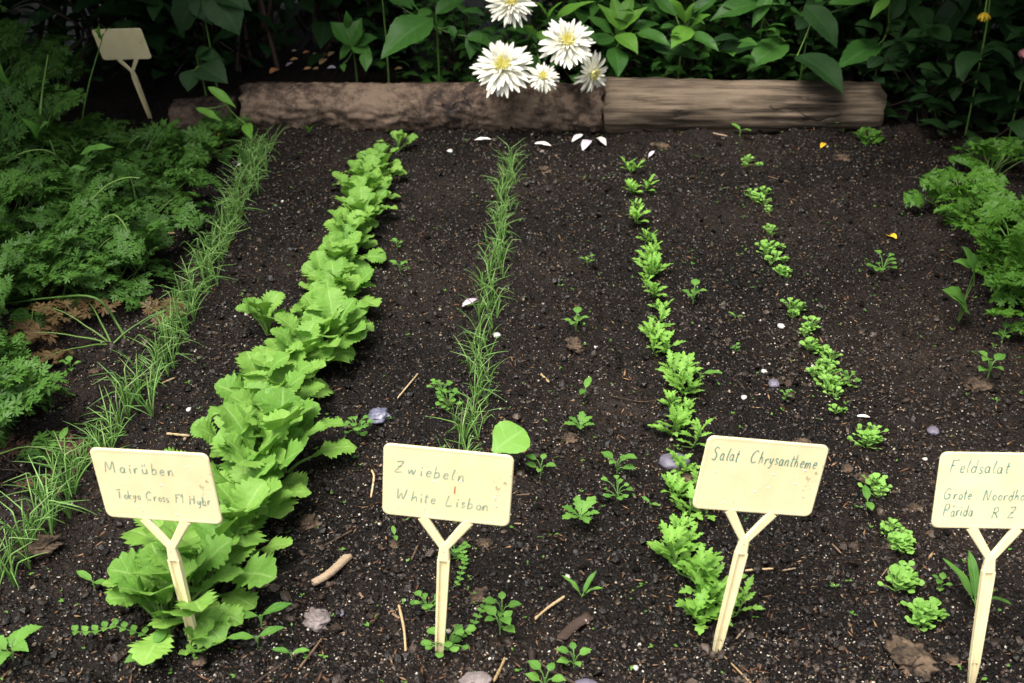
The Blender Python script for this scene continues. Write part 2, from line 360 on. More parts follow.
# loose crumbs, grit, bark bits: nobody could count them
OCT = np.array([[1, 0, 0], [-1, 0, 0], [0, 1, 0], [0, -1, 0], [0, 0, 1], [0, 0, -1.]])
OF = np.array([[0, 2, 4], [2, 1, 4], [1, 3, 4], [3, 0, 4], [2, 0, 5], [1, 2, 5], [3, 1, 5], [0, 3, 5]])
t_ = (1+5**.5)/2
ICO = np.array([[-1, t_, 0], [1, t_, 0], [-1, -t_, 0], [1, -t_, 0], [0, -1, t_], [0, 1, t_], [0, -1, -t_], [0, 1, -t_], [t_, 0, -1], [t_, 0, 1], [-t_, 0, -1], [-t_, 0, 1]])/1.9
IF = np.array([[0, 11, 5], [0, 5, 1], [0, 1, 7], [0, 7, 10], [0, 10, 11], [1, 5, 9], [5, 11, 4], [11, 10, 2], [10, 7, 6], [7, 1, 8], [3, 9, 4], [3, 4, 2], [3, 2, 6], [3, 6, 8], [3, 8, 9], [4, 9, 5], [2, 4, 11], [6, 2, 10], [8, 6, 7], [9, 8, 1]])
def scatter(n, bias=1.0, y0=.72, y1=2.55):
    """points in the bed, denser near the camera so that the crumbs read evenly"""
    u = rng.random(n); y = y0+(y1-y0)*u**bias; hw = .42+.44*y
    return rng.uniform(-1, 1, n)*hw, y
def blobs(n, rmin, rmax, T, TF, jit=.3, flat=(1, 1, .75), power=3, bias=1.35, lift=.3, elong=None, tonefn=None):
    x, y = scatter(n, bias); r = rmin+(rmax-rmin)*rng.random(n)**power
    V = T[None]+rng.uniform(-jit, jit, (n, len(T), 3)); V = V*np.array(flat)
    if elong is not None: V[:, :, 0] *= rng.uniform(*elong, n)[:, None]
    V = V*r[:, None, None]; a = rng.random(n)*6.283; b = rng.normal(0, .35, n); c, s = np.cos(a), np.sin(a)
    Vz = V[:, :, 2]+V[:, :, 0]*np.sin(b)[:, None]; Vx = V[:, :, 0]*c[:, None]-V[:, :, 1]*s[:, None]; Vy = V[:, :, 0]*s[:, None]+V[:, :, 1]*c[:, None]
    z = soil_h(x, y)+r*lift*flat[2]
    V = np.stack([Vx+x[:, None], Vy+y[:, None], Vz+z[:, None]], -1).reshape(-1, 3)
    F = (TF[None]+(np.arange(n)*len(T))[:, None, None]).reshape(-1, 3)
    A = np.zeros_like(V); tn = np.clip(rng.random(n)*.85+(vnoise(x*4+9, y*4+9, 55)-.5)*.55+.07, 0, 1) if tonefn is None else tonefn(n); A[:, 2] = np.repeat(tn, len(T))
    m = MB(); m.add(V, F, A); return m
m = blobs(90000, .0011, .0036, OCT, OF); m.merge(blobs(9000, .0022, .0068, ICO, IF, .22, power=4, lift=.5)); 
tag(m.obj('soil_crumbs', M_crumb, smooth=False), 'dark loose crumbs of damp earth strewn all over the vegetable bed', 'soil crumbs', kind='stuff')
m = blobs(30000, .0006, .0018, OCT, OF, .25, lift=.8, power=3)
m.merge(blobs(380, .0018, .0036, ICO, IF, .18, lift=.7, power=3))
tag(m.obj('pale_grit', M_grit), 'tiny pale grit and perlite specks dotting the dark soil', 'grit', kind='stuff')
m = blobs(16000, .0009, .0025, OCT, OF, .3, (1, .6, .3), elong=(1, 4), lift=1.6, tonefn=lambda n: rng.random(n)**1.3)
tag(m.obj('bark_bits', M_bark), 'small brown bark and straw bits lying in the dark soil', 'bark bits', kind='stuff')
# minute seedlings (two or three leaflets of 2-4 mm)
m = MB(); n = 900; x, y = scatter(n, 1.2)
for a, b in zip(x, y):
    if rng.random() < .45*np.clip(vnoise(np.array([a*5]), np.array([b*5]), 77)[0]*2, 0, 1) or True:
        z = sh(a, b)+rng.uniform(.002, .006); s = rng.uniform(.0013, .0034)
        for q in range(rng.integers(1, 4)):
            th = rng.random()*6.28; d = np.array([math.cos(th), math.sin(th), .25]); e = np.array([-math.sin(th), math.cos(th), 0])
            c = np.array([a, b, z]); V = [c, c+d*s-e*s*.5, c+d*s*1.9, c+d*s+e*s*.5]; A = np.zeros((4, 3)); A[:, 0] = .5; A[:, 2] = rng.random(); m.add(V, [[0, 1, 2, 3]], A)
tag(m.obj('sprouting_weeds', M_weed), 'minute green sprouts dotted over the dark soil of the bed', 'sprouts', kind='stuff')

# ------------------------------------------------------------------ logs
def log(name, x0, x1, yc, zc, r, mat, label, seed, r1=None, dip=0., gx=55):
    nx, na = int(abs(x1-x0)/.006), 72; t = np.linspace(0, 1, nx); th = np.linspace(0, 2*math.pi, na, endpoint=False)
    Tm, Th = np.meshgrid(t, th, indexing='ij'); xx = (Tm)*(x1-x0)
    rr = r+((r1 or r)-r)*Tm
    q = Th*r/ .012
    rad = rr*(1+.05*(vnoise(xx*6+50, np.cos(Th)*1.3+9, seed)-.5)*2+.04*(vnoise(xx*5+90, np.sin(Th)*1.5+5, seed+1)-.5)*2)+(vnoise(xx*gx+900, Th*9, seed+2)-.5)*.009+(vnoise(xx*gx*2.6+900, Th*20, seed+3)-.5)*.0045
    e = np.clip(np.minimum(Tm, 1-Tm)*abs(x1-x0)/.012, 0, 1); rad *= .93+.07*np.sqrt(e)
    V = np.stack([xx+(vnoise(Th*3, Th*0+1, seed+7)-.5)*.012*(1-e), np.cos(Th)*rad, np.sin(Th)*rad-dip*Tm], -1).reshape(-1, 3)
    i = np.arange(nx-1)[:, None]*na; k = np.arange(na)[None]; k2 = (k+1) % na
    F = np.stack([i+k, i+na+k, i+na+k2, i+k2], -1).reshape(-1, 4)
    root = thing(name, (x0, yc, zc), 0, label, 'log'); m = MB(); m.add(V, F); m.obj('trunk', mat, root)
    for e0, c in ((0, V[:na].mean(0)), ((nx-1)*na, V[-na:].mean(0))):
        m = MB(); ring = V[e0:e0+na]; inner = c+(ring-c)*.5+np.array([.002*(1 if e0 else -1), 0, 0])
        VV = np.vstack([ring, inner, c[None]+np.array([.003*(1 if e0 else -1), 0, 0])])
        m.add(np.vstack([VV]), [[q, (q+1) % na, na+(q+1) % na, na+q] for q in range(na)]); n0_ = m.n; m.F[3].append(np.array([[na+q, na+(q+1) % na, 2*na] for q in range(na)]))
        m.obj('cut_end', mat, root)
    return root
log('log', -.605,   .200, 2.515, .042, .057, M_logL, 'brown cracked log edging the bed behind the left and middle rows', 21)
log('log', .206, .83, 2.52, .050, .064, M_logR, 'weathered grey-brown log with straight grain behind the right-hand rows', 41, .056, dip=.006, gx=9)
log('log_stub', -.76, -.625, 2.50, .025, .045, M_stub, 'short dark rotten log piece at the left end of the bed edging', 61, .052)

# ------------------------------------------------------------------ plants in the bed
def v_turnip(seed):
    def make():
        root = thing('turnip_plant'); lf = MB(); st = MB(); n = 9
        for i in range(n):
            az = i*2.4+rng.uniform(-.5, .5); L = rng.uniform(.038, .062); pl = rng.uniform(.022, .05); el = rng.uniform(.45, 1.35) if i < 6 else 1.45
            d = np.array([math.cos(el)*-math.sin(az), math.cos(el)*math.cos(az), math.sin(el)])
            b = np.array([0, 0, -.004]); e = b+d*pl
            tube(st, smooth_path([b, b+d*pl*.5+np.array([0, 0, .003]), e], 3), [.0022, .002, .002, .0019, .0018, .0017, .0016], 5)
            lfm = leaf(L, L*.74, prof(TURNIP, 50, 10, .19, .03), el*.85, el*.85-rng.uniform(.35, 1.15), rng.uniform(.0, .3), .055, 3, rng.uniform(-.5, .5))
            put_leaf(lf, lfm, e, az)
        st.obj('leaf_stalks', M_stem, root); lf.obj('leaves', M_turnip, root); return root
    return make
turnips = Kit([v_turnip(i) for i in range(10)])
def along(px_pts, spacing, jx, jy, t0=0.):
    w = np.array([GS(*p) for p in px_pts]); seg = np.linalg.norm(np.diff(w, axis=0), axis=1); c = np.concatenate([[0], np.cumsum(seg)])
    out = []; d = t0
    while d < c[-1]:
        x = np.interp(d, c, w[:, 0])+rng.normal(0, jx); y = np.interp(d, c, w[:, 1])+rng.normal(0, jy); out.append((x, y, d/c[-1])); d += spacing*rng.uniform(.75, 1.25)
    return out
row = along([(175, 628), (206, 590), (232, 550), (254, 505), (272, 455), (292, 405), (312, 355), (330, 310), (348, 265), (362, 225), (376, 190), (386, 165)], .026, .015, .008)
for i, (x, y, t) in enumerate(row):
    k_ = min(int(t*8), 7); cx_ = np.interp(t, [0, 1], [row[0][0], row[-1][0]]); sd_ = 'left' if x < cx_ else 'right'
    wh = ['at the foot of the Mairüben sign', 'just behind the Mairüben sign stake', 'level with the top of the Mairüben sign', 'level with the blue-grey stone', 'just beyond the blue-grey stone', 'level with the mauve petal by the onions', 'in the far part of the row', 'at the log end of the row'][k_]
    lab, g = f'light green turnip plant {wh}, {sd_} side', f'turnip plants {wh}, {sd_} side'
    sc = (1.1 if t < .25 else 1.0-.28*(t-.25)/.75)*rng.uniform(.8, 1.12)
    turnips.put(rng.integers(9), (x, y, sh(x, y)), rng.random()*6.28, sc, lab, 'turnip plant', g)
for px, py, sc, rz, lab in ((268, 335, .85, 1.2, 'turnip plant leaning out left of the row with one broad leaf'), (232, 470, .95, 1.9, 'turnip plant spreading left over bare soil beside the row middle'), (203, 652, .38, 3.2, 'small turnip plant at the foot of the leftmost front sign'), (168, 632, 1.0, 1.4, 'turnip plant with long pale leaf reaching left at the near row end'), (398, 152, .6, -.8, 'last small turnip plant of the row nearest the log')):
    x, y, _ = GS(px, py); turnips.put(rng.integers(9), (x, y, sh(x, y)), rz, sc, lab, 'turnip plant')

def v_onion(nb, h):
    def make():
        m = MB()
        for b in range(nb):
            az = rng.random()*6.28; L = h*rng.uniform(.7, 1.15); lean = rng.uniform(.05, .45); d = np.array([math.cos(az), math.sin(az), 0])
            p = [np.array([0, 0, -.004])]; a = lean*.3; cur = p[0]; kink = rng.random() < .65; kt = rng.uniform(.55, .85)
            for s in range(8):
                a += lean*.3+(rng.uniform(.6, 1.5) if kink and s == int(kt*8) else 0); cur = cur+L/8*(d*math.sin(a)+np.array([0, 0, math.cos(a)])); p.append(cur)
            p = smooth_path(p, 2); tube(m, p, 0.00095*np.clip(1.15-np.linspace(0, 1, len(p))**2*.9, .2, 1.2), 4, cap=False)
        return m.obj('onion_seedling', M_onion)
    return make
onions = Kit([v_onion(5, .072) for _ in range(7)]+[v_onion(4, .06) for _ in range(5)])
left_row = [(-10, 590), (30, 545), (72, 492), (108, 447), (140, 402), (168, 358), (190, 312), (210, 272), (228, 235), (246, 196), (256, 165), (262, 146)]
LS = ['left of the Mairüben sign board', 'beside the near carrot clump', 'beside the reddened carrot fronds', 'beside the front of the carrot bank', 'close to the logs']
MS = ['just behind the Zwiebeln sign', 'by the round-leaved weeds', 'beside the mauve petal', 'in the far half of the bed', 'close to the log']
for x, y, t in along(left_row, .0086, .012, .004):
    onions.put(rng.integers(7), (x, y, sh(x, y)), rng.random()*6.28, rng.uniform(.75, 1.15)*(1.12-.15*t), 'thin green onion seedling in the dense leftmost row, '+LS[min(int(t*5), 4)], 'onion seedling', 'leftmost row onion seedlings '+LS[min(int(t*5), 4)])
mid_row = [(458, 520), (466, 470), (472, 436), (479, 395), (484, 350), (489, 305), (495, 265), (500, 235), (504, 205), (508, 178), (512, 160)]
for x, y, t in along(mid_row, .0116, .009, .004):
    onions.put(rng.integers(12), (x, y, sh(x, y)), rng.random()*6.28, rng.uniform(.55, 1.05), 'thin green onion seedling in the sparse middle row, '+MS[min(int(t*5), 4)], 'onion seedling', 'middle row onion seedlings '+MS[min(int(t*5), 4)])

def v_chrys(n, h):
    def make():
        root = thing('chrysanthemum_greens'); st = MB(); lf = MB()
        for s in range(rng.integers(2, 4)):
            o = np.array([rng.normal(0, .012), rng.normal(0, .012), -.003]); top = o+np.array([rng.normal(0, .01), rng.normal(0, .01), h*rng.uniform(.6, 1.)])
            tube(st, [[0, 0, -.004], o*.9+np.array([0, 0, .003]), (o+top)/2, top], [.0016, .0016, .0014, .001], 5)
            for i in range(n):
                f = i/n; b = o+(top-o)*(.15+.85*f); az = i*2.3+rng.uniform(-.3, .3); L = rng.uniform(.030, .050)*(1-.25*f)
                put_leaf(lf, leaf(L, L*.33, prof(CHRYS, 30, 5, .45, .03), .65+.6*f, .0+.6*f, .15, .03, 2, rng.uniform(-.3, .3)), b, az)
        st.obj('stems', M_stem, root); lf.obj('leaves', M_chrys, root); return root
    return make
chrys = Kit([v_chrys(7, .035) for _ in range(4)]+[v_chrys(9, .05) for _ in range(4)])
ordn = ['first', 'second', 'third', 'fourth', 'fifth', 'sixth', 'seventh', 'eighth', 'ninth', 'tenth', 'eleventh', 'twelfth', 'thirteenth', 'fourteenth', 'fifteenth', 'sixteenth', 'seventeenth', 'eighteenth', 'nineteenth', 'twentieth', 'twenty-first', 'twenty-second', 'twenty-third', 'twenty-fourth', 'twenty-fifth']
cp = [(632, 172, .75), (637, 194, .8), (641, 222, .85), (649, 262, .8), (652, 280, .85), (654, 295, .6), (656, 338, .9), (664, 358, 1.), (675, 377, 1.05), (681, 395, .95), (680, 413, .6), (679, 444, .85), (684, 496, .85), (692, 514, .95), (684, 531, .6), (690, 575, 1.), (700, 600, 1.1), (705, 622, 1.05), (722, 618, .75)]
cp += [(645, 243, .55), (661, 312, .55), (682, 428, .55), (681, 472, .65), (688, 553, .6), (636, 208, .5)]; cp.sort(key=lambda a: a[1])
for i, (px, py, sc) in enumerate(cp):
    g = GS(px, py); chrys.put(i, g, rng.random()*6.28, sc*.88, f'clump of lobed chrysanthemum greens, {ordn[i]} from the log in its row', 'salad plant', 'chrysanthemum greens in their row')

def v_corn(n, s):
    def make():
        m = MB()
        for i in range(n):
            az = i*2.4+rng.uniform(-.5, .5); f = i/n; d = np.array([-math.sin(az), math.cos(az), .7]); rad = s*(.95-.8*f)*rng.uniform(.4, 1.15)
            L = s*rng.uniform(.36, .66); e = d*rad; e[2] = .006+s*.5*f+rng.uniform(0, .004)
            tube(m, [[0, 0, -.002], e*.6, e], .0006, 4, cap=False)
            put_leaf(m, leaf(L, L*rng.uniform(.85, 1.05), prof(ROUND, 10), rng.uniform(.1, 1.0), rng.uniform(-.2, .5), rng.uniform(0, .3), .03, 2), e, az+rng.uniform(-.6, .6), rng.uniform(-.4, .4))
        return m.obj('corn_salad_plant', M_corn)
    return make
corn = Kit([v_corn(n, s) for n, s in ((10, .016), (12, .018), (14, .02), (11, .015), (16, .019))])
patches = [(752, 164, 2, .9, 8, 'nearest the log'), (759, 200, 2, .95, 9, 'second from the log'), (769, 212, 1, .6, 4, 'third from the log'), (768, 236, 1, .8, 5, 'fourth from the log'), (775, 258, 3, .95, 10, 'spread wide in the far half of the row'), (788, 275, 2, .9, 8, 'just in front of the widest far patch'), (797, 313, 2, .9, 7, 'at the middle of the row'), (806, 333, 2, .9, 8, 'just nearer than the middle'), (815, 352, 2, .9, 8, 'in the long unbroken run, far part'), (822, 371, 3, 1., 11, 'in the long unbroken run, middle part'), (829, 390, 3, 1., 11, 'in the long unbroken run, near part'), (838, 412, 1, .6, 5, 'tailing off the long run'), (864, 441, 2, 1.05, 9, 'by the right corner of the chrysanthemum sign'), (877, 492, 2, .9, 8, 'alone beyond the corner of the right sign'), (887, 532, 1, .8, 4, 'between the two right-hand signs'), (897, 545, 3, .95, 11, 'left of the rightmost sign board'), (905, 583, 3, 1.05, 10, 'second nearest in the row'), (922, 624, 3, 1., 9, 'nearest the camera')]
for px, py, n, sc, sp, where in patches:
    for k in range(n+(1 if sp > 6 else 0)+(2 if sp > 8 else 0)+1):
        g = GS(px+rng.uniform(-1, 1)*sp, py+rng.uniform(-1, 1)*sp*.8); corn.put(rng.integers(5), g, rng.random()*6.28, sc*rng.uniform(.62, .98), f'small round-leaved corn salad patch {where}', 'corn salad', 'corn salad plants in the right-hand row')

# ------------------------------------------------------------------ weeds
def v_weed(kind):
    def make():
        m = MB()
        def lf_(az, L, w, h, reach, el0, el1, keys=OVATE, teeth=0, amp=0):
            b = np.array([-math.sin(az)*reach, math.cos(az)*reach, h]); tube(m, smooth_path([[0, 0, h*.3], b*.5+np.array([0, 0, h*.35]), b], 2), .0006, 4, cap=False)
            put_leaf(m, leaf(L, L*w, prof(keys, 14, teeth, amp), el0, el1, .15, .02, 2), b, az)
        if kind == 'pair':
            a = rng.random()*3; tube(m, [[0, 0, -.003], [0, 0, .012]], .0008, 4)
            for s in (0, math.pi): lf_(a+s, .022, .42, .012, .002, .45, -.1, LANCE)
        elif kind == 'four':
            tube(m, [[0, 0, -.003], [0, 0, .016]], .0008, 4)
            for i in range(5): lf_(i*1.57+rng.uniform(-.2, .2), (.011 if i % 2 else .015), .75, .01+.003*i, .006, .5, -.2, OVATE)
        elif kind == 'round':
            for st in range(3):
                a = rng.random()*6.28
                for i in range(5): lf_(a+i*1.35, .012*rng.uniform(.7, 1.1), .95, .008+.005*i, .017*rng.uniform(.4, 1.2), .4, -.2, ROUND)
        elif kind == 'blade':
            for i in range(3): lf_(rng.random()*6.28, .035, .22, .006, .003, 1.1, .2, LANCE)
        elif kind == 'lobed':
            for i in range(6): lf_(i*1.1, .022*rng.uniform(.8, 1.2), .5, .008, .003, .7, 0, CHRYS, 4, .4)
        elif kind == 'serrate':
            for i in range(6): lf_(i*1.05, .038*rng.uniform(.7, 1.1), .62, .016+.004*i, .008, .5, -.35, OVATE, 7, .2)
        elif kind == 'vine':
            p = np.zeros(3); d = rng.random()*6.28; pts = [p.copy()]
            for i in range(9):
                d += rng.uniform(-.5, .5); p = p+np.array([math.cos(d)*.011, math.sin(d)*.011, .002*rng.uniform(-1, 3)]); pts.append(p.copy())
                for s in (-1, 1):
                    put_leaf(m, leaf(.011, .009, prof(OVATE, 8), .5, -.2, .1, .02, 2), p+np.array([0, 0, .002]), d-1.57+s*1.2)
            tube(m, pts, .0008, 4)
        return m.obj({'pair': 'two_leaf_seedling', 'four': 'weed_seedling', 'round': 'chickweed', 'blade': 'blade_weed', 'lobed': 'lobed_weed', 'serrate': 'toothed_weed', 'vine': 'creeping_weed'}[kind], M_weed)
    return make
WK = {k: Kit([v_weed(k) for _ in range(3)]) for k in ('pair', 'four', 'round', 'blade', 'lobed', 'serrate', 'vine')}
weeds = [
 ('blade', 309, 134, 1.0, 'upright narrow-leaved weed growing against the brown log'),
 ('round', 442, 396, .75, 'round-leaved weed just left of the middle onion row'),
 ('round', 448, 409, .8, 'smaller round-leaved weed touching the middle onion row'),
 ('round', 358, 436, .85, 'bushy round-leaved weed in front of the blue-grey stone'),
 ('four', 400, 273, 1.0, 'weed seedling just right of the turnip row beyond its middle'),
 ('four', 397, 249, .8, 'tiny weed seedling tucked against the far turnip plants'),
 ('four', 693, 304, 1.3, 'five-leaved weed right of the far chrysanthemum greens'),
 ('four', 576, 331, 1.2, 'three-leaved seedling above the light brown clod'),
 ('four', 587, 265, .7, 'tiny seedling in the far half between onions and chrysanthemum greens'),
 ('pair', 585, 397, 1.1, 'two-leaved seedling in the middle of the centre strip'),
 ('lobed', 580, 430, .9, 'small upright weed below the two-leaved seedling'),
 ('four', 541, 475, 1.0, 'small four-leaved weed right of the round leaf behind the second sign'),
 ('four', 617, 474, 1.2, 'broad-leaved seedling left of the purple-grey stone'),
 ('round', 617, 498, .7, 'dark green cluster weed below the broad-leaved seedling'),
 ('lobed', 580, 522, 1.1, 'upright lobed weed in the near centre strip'),
 ('blade', 582, 598, .8, 'lone pale weed blade standing on bare soil near the bark strip'),
 ('pair', 700, 383, 1.3, 'grey-green two-leaved weed beside the chrysanthemum greens row'),
 ('pair', 735, 320, .6, 'slender seedling in the strip between greens and corn salad'),
 ('round', 882, 274, 1.0, 'lone leafy weed beneath the fallen yellow petal'),
 ('four', 988, 376, 1.4, 'three-leaved weed on the tan clod at the right'),
 ('four', 1002, 343, 1.0, 'small weed at the right edge below the marigold fronds'),
 ('round', 848, 385, .6, 'small side sprout right of the corn salad run'),
 ('blade', 975, 608, 1.5, 'upright weed standing behind the rightmost sign stake'),
 ('pair', 866, 510, 1.1, 'long-leaved seedling beside the nearer corn salad'),
 ('round', 455, 560, .7, 'round-leaved weed just right of the second sign stake, far one'),
 ('vine', 452, 588, .5, 'creeping weed trailing behind the second sign stake'),
 ('vine', 458, 642, .55, 'creeping weed at the foot of the second sign stake'),
 ('round', 428, 612, .7, 'round-leaved weed left of the second sign stake'),
 ('round', 448, 652, .9, 'leafy weed hugging the base of the second sign stake'),
 ('four', 502, 618, 1.0, 'four-leaved weed right of the second sign stake'),
 ('four', 500, 632, 1.1, 'low weed in front of the four-leaved one right of the second stake'),
 ('pair', 395, 540, .6, 'tiny sprout left of the second sign board'),
 ('pair', 262, 628, 1.4, 'two long-leaved seedling right of the leftmost front sign stake'),
 ('pair', 258, 648, 1.2, 'short two-leaved seedling in front of the long-leaved one'),
 ('pair', 292, 660, .8, 'small pair-leaved sprout near the grey lump'),
 ('serrate', 14, 664, .8, 'weed with toothed leaves in the bottom left corner'),
 ('vine', 160, 645, .8, 'creeping weed below the near turnip leaves'),
 ('four', 152, 668, 1.2, 'weed seedling at the bottom edge left of the first stake'),
 ('pair', 95, 590, 1.0, 'narrow two-leaved seedling on the dark soil left of the first sign'),
 ('four', 72, 372, .9, 'small seedling between carrots and the leftmost onion row'),
 ('pair', 62, 450, 1.1, 'flat two-leaved sprout beside the leftmost onion row'),
 ('four', 574, 667, .9, 'tiny weed at the bottom edge near the dark twigs'),
 ('pair', 740, 137, 1.4, 'single round leaf lying against the grey-brown log'),
 ('round', 838, 132, 1.0, 'small leafy weed at the right log end above the red petal'),
 ('four', 785, 400, .6, 'tiny sprout on the strip left of the corn salad run'),
 ('four', 735, 352, .5, 'tiny sprout right of the widest chrysanthemum greens'),
 ('four', 940, 590, .7, 'tiny sprout between nearest corn salad and the rightmost stake'),
 ('pair', 650, 508, .6, 'tiny sprout left of the nearer chrysanthemum greens'),
 ('four', 545, 690, 1.0, 'sprout cut by the bottom edge near the twigs'),
]
for k, px, py, sc, lab in weeds:
    WK[k].put(rng.integers(3), GS(px, py), rng.random()*6.28, sc, lab, 'weed')
# the big round leaf behind the second sign
g = GS(500, 470); root = thing('round_leaved_seedling', g, 0, 'seedling with one big round pale leaf behind the second sign', 'seedling')
st = MB(); lf = MB(); b = P(493, 452, g[1]-.02)-g; tube(st, smooth_path([[0, 0, -.003], b*.5+np.array([0, .006, .006]), b], 3), .0012, 5)
leaf_between(lf, b, P(524, 430, g[1]+.01)-g, 1.05, ROUND, n=20, teeth=6, amp=.03, fold=.08, arch=.2, cross=3)
st.obj('stalk', M_stem, root); lf.obj('leaf', M_corn, root)

# ------------------------------------------------------------------ stones, clods, sticks, petals
def icosub(n):
    V = ICO/np.linalg.norm(ICO, axis=1)[:, None]; F = IF
    for _ in range(n):
        e = {}; V = list(V); NF = []
        def mid(a, b):
            k = (min(a, b), max(a, b))
            if k not in e: p = (np.array(V[a])+np.array(V[b]))/2; V.append(p/np.linalg.norm(p)); e[k] = len(V)-1
            return e[k]
        for a, b, c in F: x, y, z = mid(a, b), mid(b, c), mid(c, a); NF += [[a, x, z], [b, y, x], [c, z, y], [x, y, z]]
        F = np.array(NF); V = np.array(V)
    return V, F
IC3 = icosub(3)
def rock(name, px, py, wpx, hpx, mat, label, cat, rough=.12, flat=.6, rz=0., crumb=0.):
    g = GS(px, py); s = FP/np.linalg.norm(g-np.array([0, 0, CAM_H])); a, b = wpx/s/2, hpx/s/2/.7
    V, F = IC3; sd = rng.uniform(0, 50)
    n1 = vnoise(V[:, 0]*1.8+sd+20, V[:, 1]*1.8+V[:, 2]*2.3+sd+20, 3)-.5; n2 = vnoise(V[:, 0]*5+sd+40, V[:, 1]*5+V[:, 2]*6+sd+40, 4)-.5
    n3 = vnoise(V[:, 0]*13+sd+60, V[:, 1]*13+V[:, 2]*15+sd+60, 5)-.5
    R = 1+rough*(2.2*n1+1.3*n2)+crumb*n3; V = V*R[:, None]*np.array([a, b, min(a, b)*flat]); V = V@Rz(rz).T
    m = MB(); m.add(V, F); o = m.obj(name, mat); o.location = tuple(g+np.array([0, 0, min(a, b)*flat*.45])); tag(o, label, cat); return o
M_blue = plain_mat('blue-grey stone', [(.3, (.07, .075, .11)), (.55, (.17, .17, .24)), (.75, (.6, .6, .64))], .4, 50, .5, use_tone=False)
M_purple = plain_mat('purple-grey stone', [(.3, (.10, .088, .12)), (.7, (.21, .19, .24))], .5, 40, .3, use_tone=False)
M_clod = plain_mat('tan clod', [(.38, (.018, .012, .008)), (.52, (.085, .056, .035)), (.68, (.17, .115, .075))], .9, 60, .9, use_tone=False)
M_grey = plain_mat('grey-pink stone', [(.3, (.10, .08, .075)), (.7, (.30, .25, .24))], .7, 60, .8, use_tone=False)
M_white = plain_mat('pale pebble', [(.3, (.45, .42, .38)), (.7, (.75, .72, .68))], .5, 60, .2, use_tone=False)
rock('stone', 379, 417, 22, 15, M_blue, 'blue-grey stone with white streak between turnips and onions', 'stone', .2, .6, .4)
rock('stone', 674, 464, 30, 17, M_purple, 'smooth purple-grey oval stone left of the chrysanthemum sign', 'stone', .05, .55)
rock('stone', 318, 622, 24, 20, M_grey, 'rough grey-pink lump right of the near turnips', 'stone', .25, .6, 0, .25)
rock('stone', 476, 682, 32, 14, M_grey, 'greyish stone half cut by the bottom edge near the second stake', 'stone', .1)
rock('stone', 585, 688, 26, 12, M_purple, 'grey stone at the bottom edge right of the twigs', 'stone', .08)
rock('stone', 774, 385, 12, 9, M_purple, 'small grey pebble left of the long corn salad run', 'stone', .1)
rock('stone', 933, 432, 11, 9, M_purple, 'round grey pebble above the rightmost sign', 'stone', .1)
rock('pebble', 847, 470, 12, 9, M_clod, 'tan pebble right of the chrysanthemum sign top', 'pebble', .15)
rock('pebble', 781, 327, 7, 6, M_white, 'white pebble beside the corn salad row middle', 'pebble', .1)
rock('pebble', 596, 347, 7, 6, M_white, 'white speckled pebble right of the light brown clod', 'pebble', .1)
rock('pebble', 764, 372, 6, 5, M_white, 'small white pebble in the strip left of the corn salad', 'pebble', .1)
rock('pebble', 744, 398, 6, 5, M_white, 'bluish white pebble right of the chrysanthemum greens', 'pebble', .1)
rock('pebble', 497, 336, 8, 6, M_white, 'white pebble among the middle onion row', 'pebble', .1)
rock('pebble', 189, 410, 5, 5, M_white, 'white pebble between leftmost onions and turnips', 'pebble', .1)
rock('pebble', 237, 293, 5, 5, M_white, 'tiny white pebble left of the turnips further back', 'pebble', .1)
rock('pebble', 260, 305, 7, 5, M_white, 'white flake pebble touching the turnip row on its left', 'pebble', .1)
rock('pebble', 542, 152, 5, 4, M_grey, 'small pinkish pebble near the fallen white petals', 'pebble', .1)
rock('pebble', 450, 152, 6, 5, M_white, 'white pebble near the log between turnips and onions', 'pebble', .1)
rock('pebble', 225, 490, 6, 5, M_grey, 'small pebble behind the leftmost front sign', 'pebble', .1)
rock('pebble', 340, 614, 9, 7, M_purple, 'small grey pebble right of the rough grey-pink lump', 'pebble', .1)
rock('pebble', 200, 662, 13, 9, M_clod, 'reddish brown chip at the foot of the leftmost front stake', 'pebble', .2)
for px, py, w, h, lab in ((310, 525, 24, 16, 'brown crumbly clod right of the turnip row near end'), (575, 346, 16, 18, 'light brown clod in the centre strip'), (978, 388, 30, 18, 'tan clod under the three-leaved weed at the right'), (842, 161, 17, 12, 'tan clod near the right log end'), (545, 172, 14, 10, 'small tan clod beyond the onion row near the log'), (660, 147, 20, 9, 'flat tan clod in front of the grey-brown log'), (805, 452, 34, 18, 'tan clod behind the chrysanthemum sign top right corner'), (684, 478, 14, 18, 'brown clod beside the purple-grey stone'), (862, 480, 18, 11, 'brown clod right of the chrysanthemum sign'), (915, 510, 18, 12, 'dull brown clod left of the rightmost sign board'), (484, 545, 14, 12, 'small brown clod right of the second sign fork'), (480, 598, 26, 14, 'brown clod by the creeping weed near the second stake'), (910, 660, 46, 26, 'broad tan clod left of the rightmost stake foot'), (40, 550, 40, 20, 'tan earthy clod at the near end of the leftmost onions'), (570, 440, 16, 13, 'brown clod in the centre strip beside the sign tops'), (500, 250, 12, 8, 'small clod beside the far onion row'), (95, 372, 10, 8, 'round brown clod beside the carrots'), (950, 660, 14, 10, 'small clod beside the rightmost stake foot'), (395, 545, 16, 9, 'dark clod left of the second sign fork'), (180, 312, 12, 9, 'brown clod left of the leftmost onions')):
    rock('clod', px, py, w*.85, h*.85, M_clod, lab, 'clod', .34, .5, rng.random()*3, .75)

